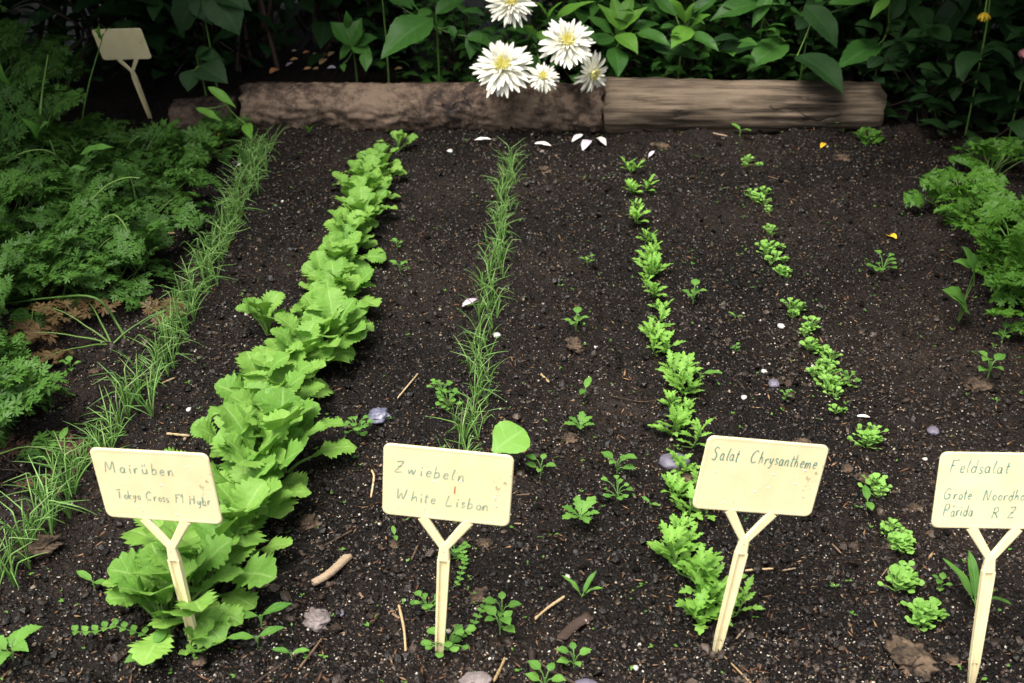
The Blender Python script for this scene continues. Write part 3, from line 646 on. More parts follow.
M_stick = plain_mat('dry stick', [(.25, (.05, .028, .017)), (.5, (.20, .125, .075)), (.75, (.40, .29, .19))], .7, 160, .9, stretch=(.5, 2, 2))
M_darkstick = plain_mat('dark twig', [(.1, (.018, .011, .008)), (.9, (.07, .042, .03))], .7, 90, .9)
M_straw = plain_mat('straw', [(.1, (.30, .20, .09)), (.9, (.62, .46, .26))], .6, 90, .3)
def stick(name, pts, w, mat, label, cat, flatten=1., sides=8, lift=.002):
    P3 = np.array([GS(*p) for p in pts]); P3[:, 2] += lift+.0015; c = P3.mean(0); q = smooth_path(P3-c, 14); n = len(q)
    r = w*(1+.35*(vnoise(np.linspace(0, 3.5, n)+rng.random()*50, np.zeros(n)+.5, 91)-.5)+(.3*(rng.random(n)-.5) if w < .003 else 0)); r[0] *= .75; r[-1] *= .6; m = MB(); tube(m, q, r, sides)
    j_ = rng.normal(0, w*.22, (sides, 3)); m.V[0] = m.V[0]+np.tile(j_, (n, 1))+rng.normal(0, w*.04, m.V[0].shape)      # the same ridges run the whole length
    m.V[1][:sides] = m.V[0][:sides]; m.V[2][:sides] = m.V[0][-sides:]
    for A in m.V: A[:, 2] = (A[:, 2]-q[:, 2].mean())*flatten+q[:, 2].mean()
    o = m.obj(name, mat); o.location = tuple(c); return tag(o, label, cat)
stick('wood_chip', [(314, 588), (330, 577), (350, 562)], .0050, M_stick, 'grooved splintered piece of wood right of the near turnips', 'wood piece', .6, 10, .004)
stick('bark_strip', [(562, 640), (576, 628), (592, 616)], .0065, M_darkstick, 'dark flat strip of bark on the near centre soil', 'bark', .35, 10)
stick('twig', [(406, 656), (404, 632), (399, 608)], .0014, M_straw, 'thin pale crooked twig left of the second sign stake', 'twig')
stick('twig', [(535, 621), (548, 610), (564, 599)], .0012, M_straw, 'thin orange-tan twig left of the bark strip', 'twig')
stick('twig', [(531, 700), (533, 680), (532, 655)], .0026, M_darkstick, 'dark upright twig at the bottom edge', 'twig', lift=.006)
stick('twig', [(540, 668), (556, 678), (575, 688)], .0022, M_darkstick, 'dark twig lying to the right at the bottom edge', 'twig', lift=.004)
stick('twig', [(494, 684), (500, 672), (505, 661)], .0015, M_straw, 'pale straw standing beside the bottom-edge stone', 'straw')
stick('straw', [(163, 385), (175, 380)], .0014, M_straw, 'short pale straw between leftmost onions and turnips', 'straw')
stick('straw', [(167, 436), (190, 438)], .0017, M_straw, 'pale straw just behind the leftmost front sign', 'straw')
stick('straw', [(160, 236), (175, 235)], .0016, M_straw, 'pale straw among the carrot tops far left', 'straw')
stick('straw', [(398, 400), (418, 376)], .001, M_straw, 'thin straw right of the blue-grey stone', 'straw')
stick('straw', [(541, 376), (549, 384)], .0014, M_straw, 'whitish straw bit in the centre strip', 'straw')
stick('straw', [(371, 500), (374, 480), (372, 473)], .0015, M_straw, 'pale straw standing left of the second sign board', 'straw')
stick('straw', [(745, 573), (773, 571)], .0014, M_straw, 'tan straw right of the chrysanthemum sign stake', 'straw')
stick('straw', [(736, 382), (745, 392)], .0012, M_darkstick, 'thin brown straw right of the chrysanthemum greens', 'straw')
stick('twig', [(720, 655), (735, 670), (752, 688)], .001, M_straw, 'thin tan twig right of the chrysanthemum sign foot', 'twig')
stick('twig', [(250, 690), (275, 672), (300, 655)], .0012, M_darkstick, 'thin brown twig at the bottom left of centre', 'twig')
stick('twig', [(300, 670), (311, 656), (322, 641)], .0011, M_stick, 'thin reddish twig below the grey-pink lump', 'twig')
stick('twig', [(325, 548), (345, 537), (352, 533)], .001, M_stick, 'thin brown twig left of the second sign fork', 'twig')
stick('twig', [(412, 562), (418, 548)], .001, M_stick, 'short reddish twig left of the second stake top', 'twig')
stick('twig', [(610, 398), (640, 404), (660, 402)], .0008, M_stick, 'hair-thin twig left of the chrysanthemum greens', 'twig')
stick('twig', [(768, 178), (790, 184)], .0016, M_stick, 'thin reddish twig near the far corn salad', 'twig')
stick('twig', [(713, 135), (727, 138)], .0018, M_stick, 'small orange twig lying before the grey-brown log', 'twig')
for i in range(16):
    px, py = rng.uniform(60, 1000), rng.uniform(480, 678); a = rng.uniform(-1, 1); l = rng.uniform(6, 14)
    o = stick('straw', [(px, py), (px+l*math.cos(a), py+l*math.sin(a))], rng.uniform(.0006, .0011), M_stick, 'short thin brown straw fibre lying on the near dark soil', 'straw'); o['group'] = 'straw fibres on the near soil'

M_petalw = plain_mat('white petal', [(.1, (.62, .58, .55)), (.9, (.82, .80, .74))], .5, 30, .1)
M_petaly = plain_mat('yellow petal', [(.1, (.75, .42, .02)), (.9, (.85, .60, .05))], .5, 30, .1)
M_petalo = plain_mat('withered petal', [(.1, (.55, .20, .08)), (.5, (.68, .40, .16)), (.9, (.80, .64, .36))], .6, 60, .2)
M_petalp = plain_mat('mauve petal', [(.1, (.45, .33, .42)), (.9, (.68, .60, .68))], .5, 30, .1)
def petal(px, py, tx, ty, w, mat, label, group=None, lift=.002, name='fallen_petal'):
    c_ = (px+tx)/2, (py+ty)/2; a, b = GS(c_[0]+(px-c_[0])*.85, c_[1]+(py-c_[1])*.85), GS(c_[0]+(tx-c_[0])*.85, c_[1]+(ty-c_[1])*.85); w *= .8; a[2] += lift; b[2] += lift+.003; c = (a+b)/2; m = MB()
    leaf_between(m, a-c, b-c, w, LANCE, n=8, teeth=0, fold=.35, arch=.3, cross=1); o = m.obj(name, mat); o.location = tuple(c); return tag(o, label, 'petal', group)
for a in ((473, 141, 493, 142, .3, M_petalw, 'white petal lying left of the far onion row end'), (533, 144, 553, 149, .35, M_petalw, 'white petal just right of the far onion row end'), (571, 143, 584, 137, .4, M_petalw, 'white petal below the small drooping flower'), (596, 138, 607, 150, .35, M_petalw, 'white petal below the joint of the logs'), (582, 152, 590, 143, .4, M_petalp, 'small mauve-white petal between two white ones'), (606, 129, 627, 130, .2, M_petalw, 'thin white petal at the foot of the grey-brown log'), (461, 308, 478, 302, .45, M_petalp, 'mauve petal left of the middle onion row'), (855, 417, 871, 421, .35, M_petalw, 'white petal beside the corn salad row tail'), (648, 158, 655, 153, .6, M_petalp, 'pinkish petal right of the first chrysanthemum greens'), (425, 470, 432, 466, .4, M_petalw, 'white fleck behind the second sign'), (884, 237, 897, 243, .5, M_petaly, 'bright yellow petal lying on dark soil at the right'), (820, 149, 825, 146, .4, M_petaly, 'yellow and red petal near the right log end'), (217, 137, 229, 133, .4, M_petaly, 'pale yellow petal near the rotten log piece'), (236, 168, 244, 165, .5, M_petalw, 'small pale petal by the far end of the leftmost onions')):
    petal(*a)
for i, (px, py, dx, dy, mt) in enumerate([(270, 75, 12, -4, 0), (290, 62, 11, 1, 0), (303, 55, 9, 0, 0), (311, 60, 10, -6, 1), (320, 66, 9, -7, 1), (328, 58, 9, -5, 0), (304, 71, 10, 1, 0), (313, 71, 8, 2, 1), (327, 70, 12, 3, 2), (286, 68, 9, -4, 2), (292, 53, 6, 1, 0), (322, 59, 6, -5, 0), (440, 72, 11, 4, 0), (446, 69, 9, 6, 1), (381, 63, 7, 2, 1), (395, 71, 10, 2, 0), (431, 64, 7, 1, 0)]):
    a = P(px, py, 2.66+.01*(75-py)/5); g = GS(px, py); m = MB(); b = GS(px+dx*.8, py+dy*.5); a = g.copy(); a[2] += .004; b[2] += .008; c = (a+b)/2
    leaf_between(m, a-c, b-c, .5, LANCE, n=8, teeth=0, fold=.3, arch=.35, cross=1); o = m.obj('fallen_petal', (M_petalo, M_petaly, M_petalp)[mt]); o.location = tuple(c)
    if mt == 2 or mt == 1: o.data.materials[0] = (None, M_petalo, M_petalp)[mt]
    tag(o, 'withered brownish petal lying on the dark earth behind the brown log' if px < 350 else 'withered petal behind the brown log below the big broad leaf', 'petal', 'withered petals behind the log' if px < 350 else 'withered petals below the big leaf')

# ------------------------------------------------------------------ feathery plants
FV = [feather(1.0, 4, 2, .29, s, .48, .165) for s in range(3)]           # carrot
FM = [feather(1.0, 3, 1, .34, 10+s, .52, .25) for s in range(3)]      # marigold-like, broader lobes
FT = [feather(1.0, 5, 2, .27, 20+s, .42, .12) for s in range(2)]       # tall thin ones
def frond(mb, st, base, az, L, pet, el, forms, droop):
    d = np.array([-math.sin(az)*math.cos(el), math.cos(az)*math.cos(el), math.sin(el)]); b = np.asarray(base, float); e = b+d*pet
    e[2] -= .0; pts = smooth_path([b, b+d*pet*.5+np.array([0, 0, pet*.05]), e], 3)
    V0, F = forms[rng.integers(len(forms))]; V = V0*np.array([L, L, L]); a1 = el-droop
    V = bendY(V, L, el, a1); tl = rng.uniform(-.5, .5); V = V@(Rz(az)@Ry(tl)).T+e
    A = np.zeros_like(V); A[:, 0] = .5; A[:, 1] = .3; A[:, 2] = np.clip(rng.random()*.6+.35*rng.random(len(V)//4).repeat(4)+.05, 0, 1); mb.add(V, F, A)
    ra = np.column_stack([np.zeros(7), np.linspace(0, .96, 7)*L, np.zeros(7)]); ra = bendY(ra, L, el, a1)@(Rz(az)@Ry(tl)).T+e
    tube(st, np.vstack([pts, ra[1:]]), np.linspace(.0019, .0006, len(pts)+6), 4, cap=False)
def v_feather(name, n, L, pet, forms, mat, el=(.35, 1.3), droop=(.7, 1.5)):
    def make():
        root = thing(name); lf = MB(); st = MB()
        for i in range(n):
            el_ = rng.uniform(*el); frond(lf, st, [rng.normal(0, .01), rng.normal(0, .01), -.005], i*2.4+rng.uniform(-.5, .5), L*rng.uniform(.75, 1.15), pet*rng.uniform(.6, 1.2), el_, forms, rng.uniform(*droop))
        st.obj('stalks', M_stem, root); lf.obj('fronds', mat, root); return root
    return make
carrot = Kit([v_feather('carrot_plant', 14, .085, .078, FV, M_carrot) for _ in range(4)])
tall = Kit([v_feather('carrot_plant', 9, .12, .15, FT, M_carrot, (.8, 1.45), (.8, 1.5)) for _ in range(3)])
mari = Kit([v_feather('marigold_plant', 22, .056, .07, FM, M_marigold, (.35, 1.5), (.5, 1.5)) for _ in range(3)])
cl = [(-40, 465, .9), (-75, 430, 1.1), (-22, 425, .75), (-90, 380, 1.1), (-45, 390, .9), (40, 300, .85), (-10, 310, .9), (-55, 335, 1.1), (85, 292, .9), (122, 290, .75), (50, 275, 1.1), (0, 280, 1.1), (100, 262, 1.), (140, 272, .8), (60, 240, 1.1), (10, 240, 1.2), (-40, 270, 1.2), (105, 225, 1.), (142, 232, .85), (160, 205, .9), (175, 185, .7), (90, 200, 1.1), (40, 200, 1.2), (-10, 200, 1.25), (185, 170, .7), (205, 158, .6), (140, 180, .85), (50, 170, 1.1), (215, 148, .55)]
for px, py, sc in cl:
    g = GS(px, py); near = py > 350
    ar = 'small clump at the left edge' if near else ('front of the left bank' if py > 290 else 'middle of the left bank' if py > 215 else 'back of the left bank')
    co = 'at the very edge of the view' if px < 15 else 'nearest the onion row' if px > (5 if near else 118 if py > 215 else 150) else 'halfway to the onion row'
    lab, gr = f'feathery carrot plant, {ar}, {co}', f'carrot plants in the {ar}, {co}'
    carrot.put(rng.integers(4), g, rng.random()*6.28, sc, lab, 'carrot plant', gr)
for px, py, sc in ((5, 175, 1.), (45, 150, .95), (85, 165, .5), (-40, 160, 1.2), (20, 118, 1.), (60, 112, .6), (-20, 110, 1.2), (-60, 190, 1.1), (35, 190, .9)):
    tall.put(rng.integers(3), GS(px, py), rng.random()*6.28, sc, 'tall thin-fronded carrot plant rising in the upper left behind the dense bank', 'carrot plant', 'tall carrot plants in the upper left')
for px, py, sc, lab in ((958, 215, .8, 'light green marigold plant nearest the log at the right'), (985, 238, .85, 'marigold plant second from the log at the right'), (1020, 270, 1.0, 'broad light green marigold plant in the middle of the right clump'), (1040, 305, 1.0, 'marigold plant at the right edge above the small weed'), (1060, 340, 1.0, 'marigold plant cut by the right edge, nearest the camera'), (1000, 290, .65, 'low marigold plant at the inner side of the right clump'), (1060, 260, 1.1, 'marigold plant at the right edge, rear one'), (990, 175, .8, 'dim marigold plant with thin fronds near the dark bush'), (868, 143, .3, 'tiny marigold plant under the right log end')):
    mari.put(rng.integers(3), GS(px, py), rng.random()*6.28, sc, lab, 'marigold plant')
# broad-leaved weed below the marigolds
g = GS(958, 322); root = thing('broad_leaved_weed', g, 0, 'weed with two broad oval leaves at the inner foot of the marigolds', 'weed'); lf = MB(); st = MB()
for bx, by, tx, ty, w in ((962, 300, 943, 292, .6), (972, 285, 960, 246, .55), (975, 270, 952, 262, .4), (968, 312, 941, 290, .6)):
    b = P(bx, by, g[1]-.01)-g; t = P(tx, ty, g[1]-.03)-g; tube(st, [[0, 0, -.003], b*.5+np.array([0, 0, .01]), b], .001, 4); leaf_between(lf, b, t, w, OVATE, fold=.15)
st.obj('stalks', M_stem, root); lf.obj('leaves', M_weed, root)
# loose leafy shoots in the left bank
def shoot(name, base_px, pts_px, Y, leaves, label, cat, mat=M_light, r=.0022, lm=None):
    g = GS(*base_px); root = thing(name, g, 0, label, cat); st = MB(); lf = MB()
    path = [np.array([0, 0, -.004])]+[P(a, b, Y+dy)-g for a, b, dy in pts_px]; tube(st, smooth_path(path, 5), np.linspace(r, r*.45, (len(path)-1)*5+1), 5)
    for bx, by, tx, ty, w, dy in leaves: leaf_between(lf, P(bx, by, Y+dy)-g, P(tx, ty, Y+dy-.02)-g, w, OVATE, fold=.2)
    st.obj('stem', M_stem, root)
    if leaves: lf.obj('leaves', lm or mat, root)
    return root
shoot('carrot_flower_stalk', (78, 160), [(82, 120, 0), (90, 80, 0), (102, 40, 0)], 2.2, [(102, 42, 90, 28, .3, 0), (102, 42, 112, 27, .3, 0), (102, 40, 100, 22, .3, 0)], 'long bare pale green stalk leaning up to the far sign board', 'stalk')
shoot('leafy_shoot', (42, 150), [(40, 125, 0), (42, 95, 0), (48, 55, 0)], 2.1, [], 'upright pale green stalk in the upper left fronds', 'stalk', r=.003)
shoot('bindweed_shoot', (70, 210), [(60, 170, 0), (50, 140, 0)], 1.95, [(38, 138, 20, 118, .5, -.02), (38, 138, 50, 122, .55, -.02), (80, 155, 115, 148, .28, -.04), (75, 165, 84, 195, .8, -.03), (10, 85, 0, 60, .4, 0)], 'shoot with pale spear-shaped leaves among the left-hand fronds', 'weed', M_weed)
shoot('arching_stalk', (128, 345), [(118, 325, -.02), (95, 298, -.02), (50, 298, 0), (-10, 306, .03)], 1.55, [], 'pale green stalk arching down to the soil at the left', 'stalk', r=.0026)
shoot('curved_stalk', (40, 230), [(75, 215, 0), (105, 187, 0), (125, 178, 0), (140, 178, 0)], 1.8, [], 'pale stalk curving right across the left-hand fronds', 'stalk', r=.0022)
shoot('arching_stalk', (60, 300), [(80, 250, 0), (110, 215, 0), (128, 232, -.02), (130, 258, -.03)], 1.72, [], 'pale stalk bent over in the front of the left-hand bank', 'stalk', r=.0018)
shoot('arching_stalk', (-20, 200), [(10, 160, 0), (45, 150, 0), (70, 168, 0)], 1.95, [], 'pale stalk arching in from the left edge over the fronds', 'stalk', r=.002)
g = GS(112, 345); root = thing('reddened_carrot_plant', g, 0, 'low carrot plant with reddish brown fronds beside the leftmost onions', 'carrot plant'); lf = MB(); st = MB()
for az, L, el in ((1.2, .09, .5), (1.7, .11, .35), (.6, .07, .4), (-.8, .07, .4), (2.4, .08, .3)): frond(lf, st, [0, 0, 0], az, L, .05, el, FV, .6)
st.obj('stalks', M_stem, root); lf.obj('fronds', M_redleaf, root)
M_dry = plain_mat('dry fern', [(.1, (.05, .024, .014)), (.9, (.12, .06, .035))], .8, 50, .2)
g = GS(20, 475); root = thing('withered_fern', g, 0, 'withered rust-brown fern litter left of the leftmost onions', 'dead fronds'); lf = MB(); st = MB()
for az in (.8, 1.6, -1.2, -.3, 2.6, -2.2): frond(lf, st, [0, 0, .006], az, .07, .015, .12, FV, .25)
st.obj('stalks', M_darkstick, root); lf.obj('fronds', M_dry, root)

# ------------------------------------------------------------------ plants behind the logs
def node_plant(name, node, Y, leaves, label, mat, cat='plant', base_dx=0., r=.003, group=None):
    """stem from the ground to a node seen at photo pixel `node`; leaves (tip px, tip dY, width, base px or None, material override)"""
    nd = P(node[0], node[1], Y); bx, by = nd[0]+base_dx, Y+.05; g = np.array([bx, by, sh(bx, by)]); root = thing(name, g, 0, label, cat, group)
    st = MB(); groups = {}; n0 = nd-g; tube(st, smooth_path([[0, 0, -.01], n0*.5+np.array([0, .01, 0]), n0], 5), np.linspace(r, r*.5, 11), 6)
    for lf_ in leaves:
        tx, ty, dy, w = lf_[:4]; b = n0 if len(lf_) < 5 or lf_[4] is None else P(lf_[4][0], lf_[4][1], Y+dy*.4)-g; mt = lf_[5] if len(lf_) > 5 else mat
        if b is not n0:
            a = np.array([n0[0]*.98, n0[1], max(n0[2]*.85, 0.02)]) ; tube(st, smooth_path([a, (a+b)/2+np.array([0, 0, -.004]), b], 3), .0013, 5)
        groups.setdefault(mt, MB()); leaf_between(groups[mt], b, P(tx, ty, Y+dy)-g, w, OVATE, up=(rng.uniform(-.2, .2), -.5, 1), n=22, teeth=14, amp=.05, fold=rng.uniform(.12, .3), arch=rng.uniform(.2, .4), cross=3)
    st.obj('stem', M_stem, root)
    for mt, m in groups.items(): m.obj('leaves', mt, root)
    return root
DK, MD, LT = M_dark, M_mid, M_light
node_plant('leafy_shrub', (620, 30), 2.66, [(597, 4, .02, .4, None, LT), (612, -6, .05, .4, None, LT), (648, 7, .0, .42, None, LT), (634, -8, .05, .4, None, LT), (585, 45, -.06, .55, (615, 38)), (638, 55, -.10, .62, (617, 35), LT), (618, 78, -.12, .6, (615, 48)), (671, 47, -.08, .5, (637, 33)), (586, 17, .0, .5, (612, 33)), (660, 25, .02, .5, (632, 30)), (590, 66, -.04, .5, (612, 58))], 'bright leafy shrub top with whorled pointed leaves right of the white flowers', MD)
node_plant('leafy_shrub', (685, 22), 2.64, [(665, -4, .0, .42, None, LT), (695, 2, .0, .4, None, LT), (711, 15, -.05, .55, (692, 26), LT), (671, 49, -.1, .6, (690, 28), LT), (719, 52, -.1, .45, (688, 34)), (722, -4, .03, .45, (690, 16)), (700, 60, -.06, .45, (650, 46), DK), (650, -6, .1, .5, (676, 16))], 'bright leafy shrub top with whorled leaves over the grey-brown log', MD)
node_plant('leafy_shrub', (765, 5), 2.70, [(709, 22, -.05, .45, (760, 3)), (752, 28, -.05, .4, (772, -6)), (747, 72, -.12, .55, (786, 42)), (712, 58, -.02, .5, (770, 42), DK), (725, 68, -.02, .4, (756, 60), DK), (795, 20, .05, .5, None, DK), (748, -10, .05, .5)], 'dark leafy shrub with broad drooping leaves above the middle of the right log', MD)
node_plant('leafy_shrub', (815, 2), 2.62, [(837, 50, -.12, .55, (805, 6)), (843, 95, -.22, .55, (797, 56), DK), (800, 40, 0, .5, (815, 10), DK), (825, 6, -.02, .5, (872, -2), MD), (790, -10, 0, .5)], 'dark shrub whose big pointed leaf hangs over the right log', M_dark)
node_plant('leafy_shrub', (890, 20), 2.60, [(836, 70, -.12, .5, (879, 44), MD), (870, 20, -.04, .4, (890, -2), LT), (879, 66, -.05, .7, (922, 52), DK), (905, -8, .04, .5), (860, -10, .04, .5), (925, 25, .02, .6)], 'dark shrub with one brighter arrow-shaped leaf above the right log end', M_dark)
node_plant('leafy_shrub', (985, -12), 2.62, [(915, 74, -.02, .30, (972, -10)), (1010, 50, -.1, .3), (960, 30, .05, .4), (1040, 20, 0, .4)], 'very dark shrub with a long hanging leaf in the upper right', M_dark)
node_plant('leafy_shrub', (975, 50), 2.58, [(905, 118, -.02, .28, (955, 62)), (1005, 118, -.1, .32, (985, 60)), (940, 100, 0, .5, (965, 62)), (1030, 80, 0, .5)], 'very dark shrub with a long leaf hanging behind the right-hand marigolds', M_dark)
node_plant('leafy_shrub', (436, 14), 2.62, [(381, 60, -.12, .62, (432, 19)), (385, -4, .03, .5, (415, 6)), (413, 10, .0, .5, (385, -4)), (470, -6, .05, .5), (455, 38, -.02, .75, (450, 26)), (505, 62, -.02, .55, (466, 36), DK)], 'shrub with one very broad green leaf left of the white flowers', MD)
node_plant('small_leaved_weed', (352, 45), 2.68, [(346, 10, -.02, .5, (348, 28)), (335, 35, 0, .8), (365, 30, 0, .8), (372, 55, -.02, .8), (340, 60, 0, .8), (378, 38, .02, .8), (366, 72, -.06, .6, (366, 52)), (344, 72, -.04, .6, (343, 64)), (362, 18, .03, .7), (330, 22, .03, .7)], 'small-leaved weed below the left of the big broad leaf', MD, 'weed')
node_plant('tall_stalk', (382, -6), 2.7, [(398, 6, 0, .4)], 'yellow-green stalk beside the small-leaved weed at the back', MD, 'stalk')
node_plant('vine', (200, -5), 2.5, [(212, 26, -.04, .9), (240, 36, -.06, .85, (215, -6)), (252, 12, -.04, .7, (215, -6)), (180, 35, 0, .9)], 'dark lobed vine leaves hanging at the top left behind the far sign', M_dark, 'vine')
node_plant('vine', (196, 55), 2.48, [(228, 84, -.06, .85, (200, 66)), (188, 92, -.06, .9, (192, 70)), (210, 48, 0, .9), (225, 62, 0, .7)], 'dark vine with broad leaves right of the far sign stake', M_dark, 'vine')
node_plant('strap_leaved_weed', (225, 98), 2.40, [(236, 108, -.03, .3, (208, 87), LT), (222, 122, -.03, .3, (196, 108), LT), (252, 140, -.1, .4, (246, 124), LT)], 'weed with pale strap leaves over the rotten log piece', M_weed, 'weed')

# dahlia with its flowers
M_petal = plain_mat('cream dahlia petal', [(.1, (.82, .80, .66)), (.9, (.90, .89, .80))], .5, 30, .1)
M_centre = plain_mat('yellow flower centre', [(.1, (.80, .72, .14)), (.9, (.90, .86, .34))], .6, 200, .4)
def flower(parent, g, px, py, Y, rpx, face, label, wilt=0.):
    c = P(px, py, Y); s = FP/np.linalg.norm(c-np.array([0, 0, CAM_H])); R = rpx/s; f = np.asarray(face, float); f /= np.linalg.norm(f)
    x = np.cross(f, [0, 0, 1.]); x /= np.linalg.norm(x); y = np.cross(x, f); Mx = np.stack([x, y, f], 1)
    pt = MB(); ce = MB()
    for ring, (n, L, el, rr) in enumerate(((24, 1.0, .0, .18), (24, .95, .22, .16), (20, .82, .48, .14), (16, .62, .78, .12), (12, .42, 1.05, .09))):
        for i in range(n):
            if wilt and rng.random() < wilt: continue
            az = i*2*math.pi/n+rng.uniform(-.12, .12)+ring*.3; l = R*L*rng.uniform(.82, 1.1); e = el+rng.uniform(-.2, .2)
            lf = leaf(l, l*rng.uniform(.19, .26), prof([(0, .3), (.3, .45), (.7, .5), (.9, .4), (1, .1)], 7), e, e-rng.uniform(-.1, .45), .5, .0, 1, rng.uniform(-.3, .3))
            M2 = Rz(az); b = M2@np.array([0, R*rr, R*.05*ring]); m = MB(); m.merge(lf, M2, b); pt.merge(m, Mx, c-g)
    for i in range(70):
        a = i*2.4; r = R*.25*math.sqrt(i/70); l = R*.24; m = MB(); d = np.array([math.cos(a)*.3, math.sin(a)*.3, 1]); b = np.array([math.cos(a)*r, math.sin(a)*r, R*.22])
        tube(m, [b, b+d*l*(1-.3*r/R)], [R*.035, R*.02], 4); ce.merge(m, Mx, c-g)
    o = pt.obj('flower', M_petal, parent); o['label'] = label; ce.obj('flower_centre', M_centre, o); return c-g-f*R*.05
g = np.array([.02, 2.72, sh(.02, 2.72)]); root = thing('dahlia_plant', g, 0, 'dahlia with spiky white flowers drooping over the brown log', 'flowering plant'); st = MB()
fl = [(511, 4, 2.50, 21, (0, -.72, .70), 'white flower cut by the top edge'), (503, 68, 2.43, 26, (-.05, -.72, .70), 'large white flower, lowest on the left'), (567, 44, 2.45, 24, (.05, -.72, .70), 'large open white flower, middle right'), (543, 78, 2.42, 14, (0, -.72, .70), 'small half-open white flower'), (591, 73, 2.42, 18, (.65, -.8, -.1), 'wilting white flower facing right')]
ends = [flower(root, g, *a[:5], a[5], .25 if i > 2 else 0) for i, a in enumerate(fl)]
for i, e in enumerate(ends):
    hub = np.array([.02*(i-2), -.01, .10]); tube(st, smooth_path([[0, 0, -.01], hub, (hub+e)/2+np.array([0, .03, .03]), e+np.array([0, .02, -.002]), e], 4), .0018, 5)
st.obj('stems', M_stem, root); lf = MB(); lf2 = MB()
def hl(m, bx, by, tx, ty, w, Y): leaf_between(m, P(bx, by, Y)-g, P(tx, ty, Y-.03)-g, w, OVATE, fold=.2, n=20, cross=3)
for a in ((548, 22, 534, 2, .5), (546, 24, 563, 2, .35), (553, 22, 596, 2, .3), (540, 40, 517, 26, .5), (545, 30, 543, 46, .8)): hl(lf2, *a, 2.56)
for a in ((500, 48, 465, 40, .6), (530, 35, 505, 30, .5), (515, 48, 523, 60, .7), (535, 55, 531, 72, .6), (478, 30, 470, 60, .6), (470, 20, 448, 2, .5), (575, 25, 600, 45, .4), (485, 15, 462, 12, .5)): hl(lf, *a, 2.62)
lf.obj('leaves', M_mid, root); lf2.obj('young_leaves', M_light, root)

# yellow bud and pink bloom of the upper right
def bud(name, px, py, Y, rpx, mat, label, n=10):
    c = P(px, py, Y); bx, by = c[0]+.05, Y+.1; g = np.array([bx, by, sh(bx, by)]); root = thing(name, g, 0, label, 'flowering plant'); st = MB(); m = MB(); top = P(px+8, py-60, Y)-g
    c = c-g; tube(st, smooth_path([[0, 0, -.01], [0, 0, top[2]*.6], top, (top+c)/2+np.array([.0, 0, .02]), c], 5), .0022, 5)
    R = rpx/430
    for i in range(n*2):
        a = i*2*math.pi/n; put_leaf(m, leaf(R, R*.4, prof(LANCE, 6), -1.2+(.5 if i >= n else 0)+rng.uniform(-.2, .2), -.9, .3, .02, 1), c, a)
    st.obj('stem', M_stem, root); m.obj('flower', mat, root)
M_pink = plain_mat('pink petal', [(.1, (.50, .16, .18)), (.9, (.66, .30, .32))], .5, 30, .1)
bud('yellow_flower', 985, 12, 2.35, 9, M_petaly, 'nodding yellow flower in the dark upper right')
bud('pink_flower', 1026, 48, 2.3, 9, M_pink, 'pink flower just cut by the right edge')

# ------------------------------------------------------------------ shrubs that close the garden behind; arching ones added to shade corners and sides
def v_bush(h, w, nl, L, mat, trunk_r=.012, zmin=.02, lean=0.):
    def make():
        root = thing('garden_shrub'); st = MB(); lf = MB(); pr = [prof(OVATE, 8, 0, 0) for _ in range(3)]; tips = []
        for s in range(12):
            a = rng.random()*6.28; rr = w*rng.uniform(.3, 1.); p = [np.array([rng.normal(0, .10), rng.normal(0, .10), -.03])]
            for q in (.35, .7, 1.): p.append(np.array([math.cos(a)*rr*q**1.4, math.sin(a)*rr*q**1.4-lean*q**1.5, h*(q if zmin < .1 else q**.6)*rng.uniform(.75, 1.1)]))
            pp = smooth_path(p, 5); tube(st, pp, np.linspace(trunk_r*.5, .002, len(pp)), 5); tips.append(pp)
        for i in range(nl):
            pp = tips[rng.integers(len(tips))]; c = pp[rng.integers(2, len(pp))]+rng.normal(0, .075, 3); c[2] = max(c[2], .02)
            if zmin > .1 and c[2] < zmin-c[1]*.0: c[2] = zmin+rng.random()*(h-zmin)
            az = rng.random()*6.28; l = L*rng.uniform(.6, 1.2); e = rng.uniform(-.2, .6)
            put_leaf(lf, leaf(l, l*.62, pr[rng.integers(3)], e, e-rng.uniform(.4, 1.2), .2, .02, 1), c, az, rng.uniform(-.4, .4))
        st.obj('branches', M_darkstick, root); lf.obj('foliage', mat, root); return root
    return make
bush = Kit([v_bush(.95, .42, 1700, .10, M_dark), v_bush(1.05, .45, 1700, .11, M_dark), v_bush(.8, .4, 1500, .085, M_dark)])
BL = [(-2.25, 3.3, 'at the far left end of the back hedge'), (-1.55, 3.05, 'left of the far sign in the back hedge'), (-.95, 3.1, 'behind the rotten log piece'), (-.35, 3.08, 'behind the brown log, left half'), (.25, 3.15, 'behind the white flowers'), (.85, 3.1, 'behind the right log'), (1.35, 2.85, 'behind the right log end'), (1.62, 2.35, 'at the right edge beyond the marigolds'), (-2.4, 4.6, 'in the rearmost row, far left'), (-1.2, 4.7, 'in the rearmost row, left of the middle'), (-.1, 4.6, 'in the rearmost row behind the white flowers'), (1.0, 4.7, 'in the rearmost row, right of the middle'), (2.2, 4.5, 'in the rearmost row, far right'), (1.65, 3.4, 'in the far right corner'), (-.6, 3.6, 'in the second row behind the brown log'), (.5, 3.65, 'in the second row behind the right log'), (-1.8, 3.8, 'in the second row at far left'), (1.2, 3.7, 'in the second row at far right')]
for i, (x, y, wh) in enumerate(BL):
    bush.put(i, (x, y, sh(x, y)), i*1.7, 1.0+.12*math.sin(i*2.1), f'dense dark broad-leaved shrub {wh}', 'shrub', 'dark shrubs behind the bed')
